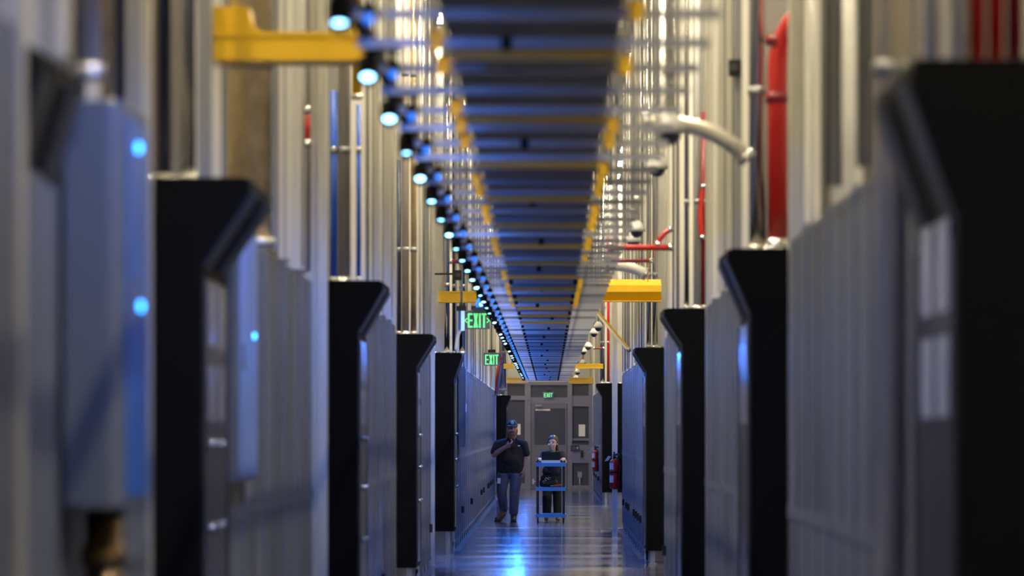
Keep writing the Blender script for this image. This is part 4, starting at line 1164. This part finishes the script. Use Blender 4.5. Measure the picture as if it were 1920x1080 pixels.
# ---------------- woman
D2 = cd + 1.22
wom = thing('person', 'dark haired person in navy tee and black trousers pushing the blue cart', 'person', ((1036 - VX) * D2 / F, D2, 0))
WK = 1.10
wh = (0.005, -0.10, 1.425)
yw = -0.30
wsr, wer, wwr = (-0.150, -0.03, 1.235), (-0.235, -0.15, 1.09), (-0.235, -0.385, 1.145)
wsl, wel, wwl = (0.165, -0.03, 1.235), (0.225, -0.15, 1.09), (0.205, -0.385, 1.145)
wkr, war = (-0.10, -0.04, 0.46), (-0.105, 0.05, 0.10)
wkl, wal = (0.095, 0.0, 0.46), (0.095, 0.03, 0.10)
b2 = head_prims(wh, WK, yw, 0.95)
b2 += [('c', (0.005, -0.045, 1.27), 0.052, (0.005, -0.075, 1.37), 0.047), ('c', (-0.13, -0.03, 1.235), 0.052, (0.14, -0.03, 1.235), 0.052),
       ('e', (0, -0.03, 1.12), (0.145, 0.10, 0.15)), ('e', (0, 0.01, 0.92), (0.145, 0.11, 0.16)),
       ('c', wsr, 0.048, wer, 0.040), ('c', wer, 0.040, wwr, 0.026), ('c', wsl, 0.048, wel, 0.040), ('c', wel, 0.040, wwl, 0.026),
       ('c', (-0.08, 0.02, 0.80), 0.09, wkr, 0.052), ('c', wkr, 0.052, war, 0.035), ('c', (0.08, 0.02, 0.80), 0.09, wkl, 0.052), ('c', wkl, 0.052, wal, 0.035),
       ('c', war, 0.03, (-0.11, -0.10, 0.035), 0.026), ('c', wal, 0.03, (0.11, -0.12, 0.035), 0.026)]
b2 += hand(wwr, (0.05, -0.85, 0.1), (0, -0.2, -1), (1, 0, 0), 0.85, 0.95)
b2 += hand(wwl, (-0.05, -0.85, 0.1), (0, -0.2, -1), (-1, 0, 0), 0.85, 0.95)
fused('body', b2, SKIN_W, wom, 0.008, 3)
face_parts(wom, wh, WK, yw)
R = Matrix.Rotation(yw, 3, 'Z')
hq = lambda x, y, z: tuple(Vector(wh) + R @ Vector((x, y, z)) * WK)
fused('hair', [('e', hq(0, 0.018, 0.062), (0.090, 0.104, 0.088)), ('e', hq(0, 0.05, 0.005), (0.089, 0.070, 0.092)), ('c', hq(-0.056, -0.040, 0.072), 0.017, hq(-0.082, 0.0, 0.015), 0.014), ('c', hq(0.056, -0.040, 0.072), 0.017, hq(0.084, 0.0, 0.015), 0.014), ('c', hq(0.02, 0.105, -0.02), 0.040, hq(0.060, 0.10, -0.13), 0.034), ('c', hq(0.060, 0.10, -0.13), 0.034, hq(0.075, 0.085, -0.20), 0.018)], HAIR_D, wom, 0.008, 3)
tee = fused('tee_shirt', [('e', (0, -0.03, 1.13), (0.170, 0.125, 0.15)), ('c', (-0.135, -0.03, 1.235), 0.066, (0.145, -0.03, 1.235), 0.066), ('c', (-0.07, 0.0, 0.92), 0.12, (0.07, 0.0, 0.92), 0.12), ('c', (0, -0.02, 1.02), 0.135, (0, 0, 0.90), 0.125),
                          ('c', wsr, 0.068, (-0.215, -0.11, 1.13), 0.062), ('c', wsl, 0.068, (0.212, -0.11, 1.13), 0.062)], TEE, wom, 0.010, 4)
fused('trousers', [('c', (-0.07, 0.02, 0.85), 0.11, (0.07, 0.02, 0.85), 0.11), ('c', (-0.085, 0.02, 0.78), 0.104, wkr, 0.083), ('c', wkr, 0.088, (-0.105, 0.05, 0.15), 0.080), ('c', (0.085, 0.02, 0.78), 0.104, wkl, 0.088), ('c', wkl, 0.088, (0.095, 0.03, 0.15), 0.080)], TROU, wom, 0.010, 4)
SHOE = mat('tan_shoe', (0.14, 0.075, 0.045), 0.6, 0, 0.1, 20)
for a in ((-0.105, 0.05), (0.095, 0.03)):
    fused('shoe', [('c', (a[0], a[1], 0.10), 0.045, (a[0], a[1], 0.05), 0.045), ('c', (a[0], a[1], 0.045), 0.042, (a[0] * 1.05, a[1] - 0.16, 0.042), 0.038)], SHOE, wom, 0.009, 2)

# report duplicate labels while building
for l, o in LABELS.items():
    if len(o) > 1: print('DUPLICATE LABEL', l, o)
